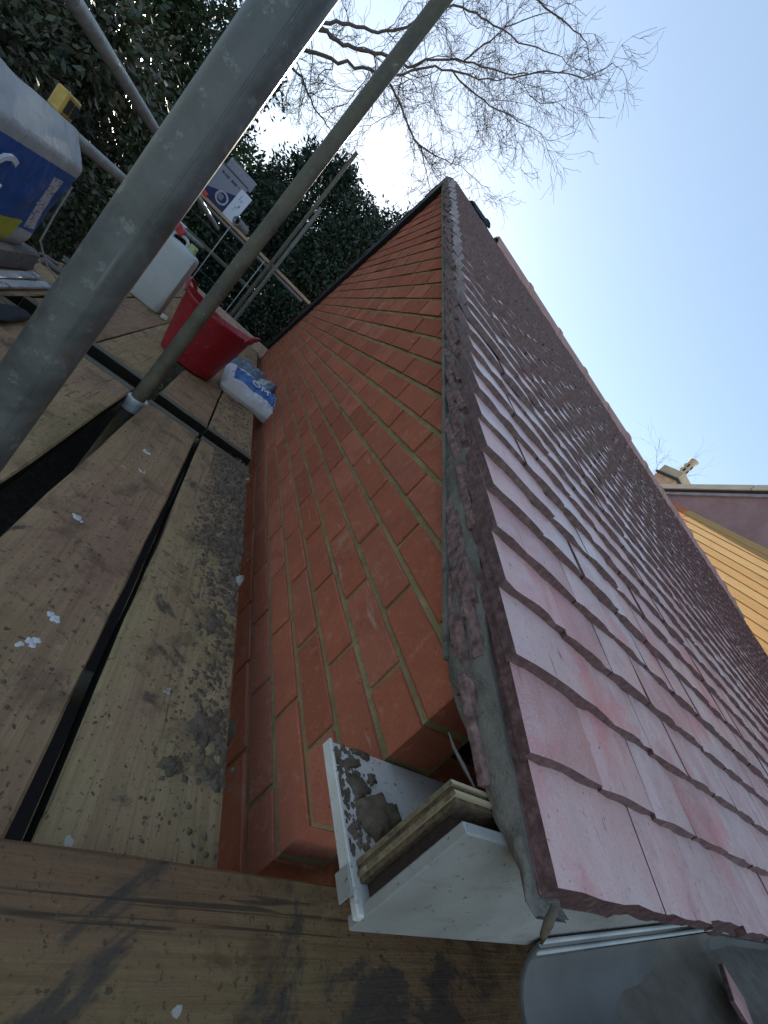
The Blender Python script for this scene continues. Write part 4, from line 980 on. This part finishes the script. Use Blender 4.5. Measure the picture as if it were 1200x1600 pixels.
# bare tree
class Bare:
    def __init__(s, base, seed): s.base = Vector(base); s.limb = MB(); s.twig = MB(); s.r = random.Random(seed); s.n = 0
    def path(s, pts, r0, r1, mb, n):
        m = len(pts); mb.tube([p-s.base for p in pts], [r0+(r1-r0)*i/(m-1) for i in range(m)], n, False)
    def grow(s, p, d, L, r, depth, droop):
        R_ = s.r; pts = [p]; d = d.normalized(); m = 5 if depth > 1 else 4
        for i in range(m):
            d = (d+Vector((R_.gauss(0, .26), R_.gauss(0, .22), R_.gauss(0, .26)-droop*(1-2.5*i/m)))).normalized(); p = p+d*L/m; pts.append(p)
        s.path(pts, r, max(.0028, r*.6), s.limb if r > .012 else s.twig, 5 if r > .012 else 3); s.n += 1
        if depth <= 0: return
        k = R_.choice((4, 4, 5)) if depth > 1 else R_.choice((2, 3, 3))
        for i in range(k):
            t = R_.uniform(.25, 1); q = pts[min(m, int(t*m))]; ax = Vector((R_.gauss(0, 1), R_.gauss(0, 1), R_.gauss(0, 1))).normalized()
            nd = (d+ax*R_.uniform(.4, .85)).normalized(); s.grow(q, nd, L*R_.uniform(.5, .8), max(.0038, r*.5), depth-1, droop)
    def limbs(s, pts, r0, r1, every, L, depth, droop, bias=(0, 0, 0)):
        P = [Vector(p) for p in pts]; Q = []; n = len(P)
        for i in range(n-1):
            a, b, c, d = P[max(i-1, 0)], P[i], P[i+1], P[min(i+2, n-1)]
            for j in range(4):
                t = j/4; q = .5*(2*b+(c-a)*t+(2*a-5*b+4*c-d)*t*t+(3*b-a-3*c+d)*t**3)
                Q.append(q+Vector((s.r.gauss(0, .012), s.r.gauss(0, .04), s.r.gauss(0, .012))))
        Q.append(P[-1]); s.path(Q, r0, r1, s.limb, 7)
        for i in range(2, len(Q), every):
            t = (Q[i]-Q[i-1]).normalized(); f = i/len(Q)
            for _ in range(2 if f > .35 else 1):
                ax = Vector((s.r.gauss(0, 1), s.r.gauss(0, .8), s.r.gauss(0, 1))).normalized()
                s.grow(Q[i], t*.7+ax*.8+Vector(bias), L*s.r.uniform(.7, 1.25), max(.005, min(.013, (r0+(r1-r0)*f)*.4)), depth, droop)
        s.grow(Q[-1], (Q[-1]-Q[-3]), L, r1, depth, droop)
    def finish(s, name, label, grp, mat):
        e = empty(name, label, 'tree', grp, s.base); s.limb.build('trunk', mat, e, True); s.twig.build('crown', mat, e); return e
D = 12.0
bt = Bare((-4.3, D, gz(-4.3, D)), 11)
bt.path([Vector(p) for p in [(-4.3, D, gz(-4.3, D)-.2), (-4.2, D, .5), (-4.0, D, 2.2), (-3.85, D, 3.0)]], .22, .10, bt.limb, 12)
bt.path([Vector(p) for p in [(-4.0, D, 2.2), (-4.4, D+.3, 4.2), (-4.2, D+.5, 6.5)]], .14, .06, bt.limb, 10)
L1 = [(-3.9, D, 2.9), (-2.85, D, 4.15), (-2.158, D+.1, 4.753), (-1.717, D+.1, 4.951), (-1.265, D, 5.267), (-.864, D-.1, 5.562), (-.523, D-.1, 5.733), (-.24, D-.2, 6.177), (.264, D-.2, 6.741), (.894, D-.2, 7.24), (1.438, D-.3, 7.745)]
L2 = [(-3.9, D, 2.6), (-3.05, D, 3.45), (-2.211, D-.2, 4.11), (-1.654, D-.3, 4.474), (-1.13, D-.4, 4.817), (-.651, D-.5, 5.142), (-.327, D-.6, 5.647), (.152, D-.7, 6.127), (.679, D-.8, 6.494), (1.177, D-.9, 7.02)]
bt.limbs(L1, .050, .011, 5, 1.2, 3, .15, (.2, 0, -.05)); bt.limbs(L2, .046, .010, 5, 1.3, 3, .20, (.35, 0, -.5))
bt.limbs([(-.614, D-.5, 5.105), (-.001, D-.6, 4.912), (.572, D-.7, 4.786), (1.324, D-.8, 5.08)], .026, .009, 3, 1.1, 3, .08, (.3, 0, -.6))
bt.limbs([(.572, D-.7, 4.786), (.917, D-.7, 4.634), (1.31, D-.7, 4.421)], .014, .007, 3, .8, 2, .04, (-.1, 0, -.5))
bt.limbs([(-3.9, D, 2.6), (-2.8, D-.5, 3.30), (-2.236, D-.6, 3.564), (-1.818, D-.7, 3.629), (-1.338, D-.8, 3.474), (-.92, D-.8, 3.459)], .035, .010, 3, .6, 2, .08)
bt.limbs([(-3.9, D, 2.9), (-2.95, D+.2, 4.25), (-2.235, D+.3, 4.943), (-1.858, D+.4, 5.404), (-1.374, D+.5, 5.877), (-1.031, D+.6, 6.515), (-.82, D+.7, 7.283), (-.267, D+.7, 7.9), (.292, D+.7, 8.2), (1.138, D+.7, 8.7), (1.735, D+.6, 9.1)], .042, .011, 5, .9, 3, .14, (0, 0, .05))
bt.limbs([(-.82, D+.7, 7.283), (-.3, D+.6, 8.4), (.685, D+.5, 9.147), (1.515, D+.4, 9.47), (2.05, D+.3, 9.633)], .03, .010, 3, .8, 2, .12)
bt.limbs([(.264, D-.2, 6.741), (.409, D-.2, 7.422), (.568, D-.1, 8.083), (1.008, D, 8.931)], .020, .008, 4, 1.0, 2, .12, (.4, 0, .1))
bt.limbs([(.152, D-.7, 6.127), (.82, D-.8, 6.271), (1.514, D-.9, 6.545), (2.153, D-.9, 6.908)], .018, .008, 3, 1.1, 2, .10, (.5, 0, -.3))
bt.limbs([(1.177, D-.9, 7.02), (1.626, D-.9, 7.711), (2.276, D-1, 8.293), (2.537, D-1, 8.945)], .016, .007, 3, 1.0, 2, .14, (.5, 0, -.1))
bt.finish('bare_tree', 'large leafless tree spreading its branches above the gable', None, M_barkg)
# fine distant trees
def small_bare(base, H, seed, label, spread=.5, depth=4):
    t = Bare(base, seed); p = Vector(base); t.path([p-Vector((0, 0, .2)), p+Vector((0, 0, H*.35))], .12, .08, t.limb, 8)
    for i in range(9):
        a = i*2.4; t.grow(p+Vector((0, 0, H*(.2+.018*i))), Vector((math.cos(a)*spread, math.sin(a)*spread, 1)), H*.33, .045, depth, -.02)
    t.finish('bare_tree', label, 'fine bare trees in the distance', M_barkg)
small_bare((1.7, 19, -2.3), 9.6, 3, 'pale leafless tree showing just left of the far verge', .5)
small_bare((.4, 21, -2.3), 6.6, 9, 'fine leafless tree behind the dark conifer', .6)
small_bare((24.0, 21.6, -2.6), 15.6, 5, 'small leafless tree peeking over the ridge beside the far chimney', .4)
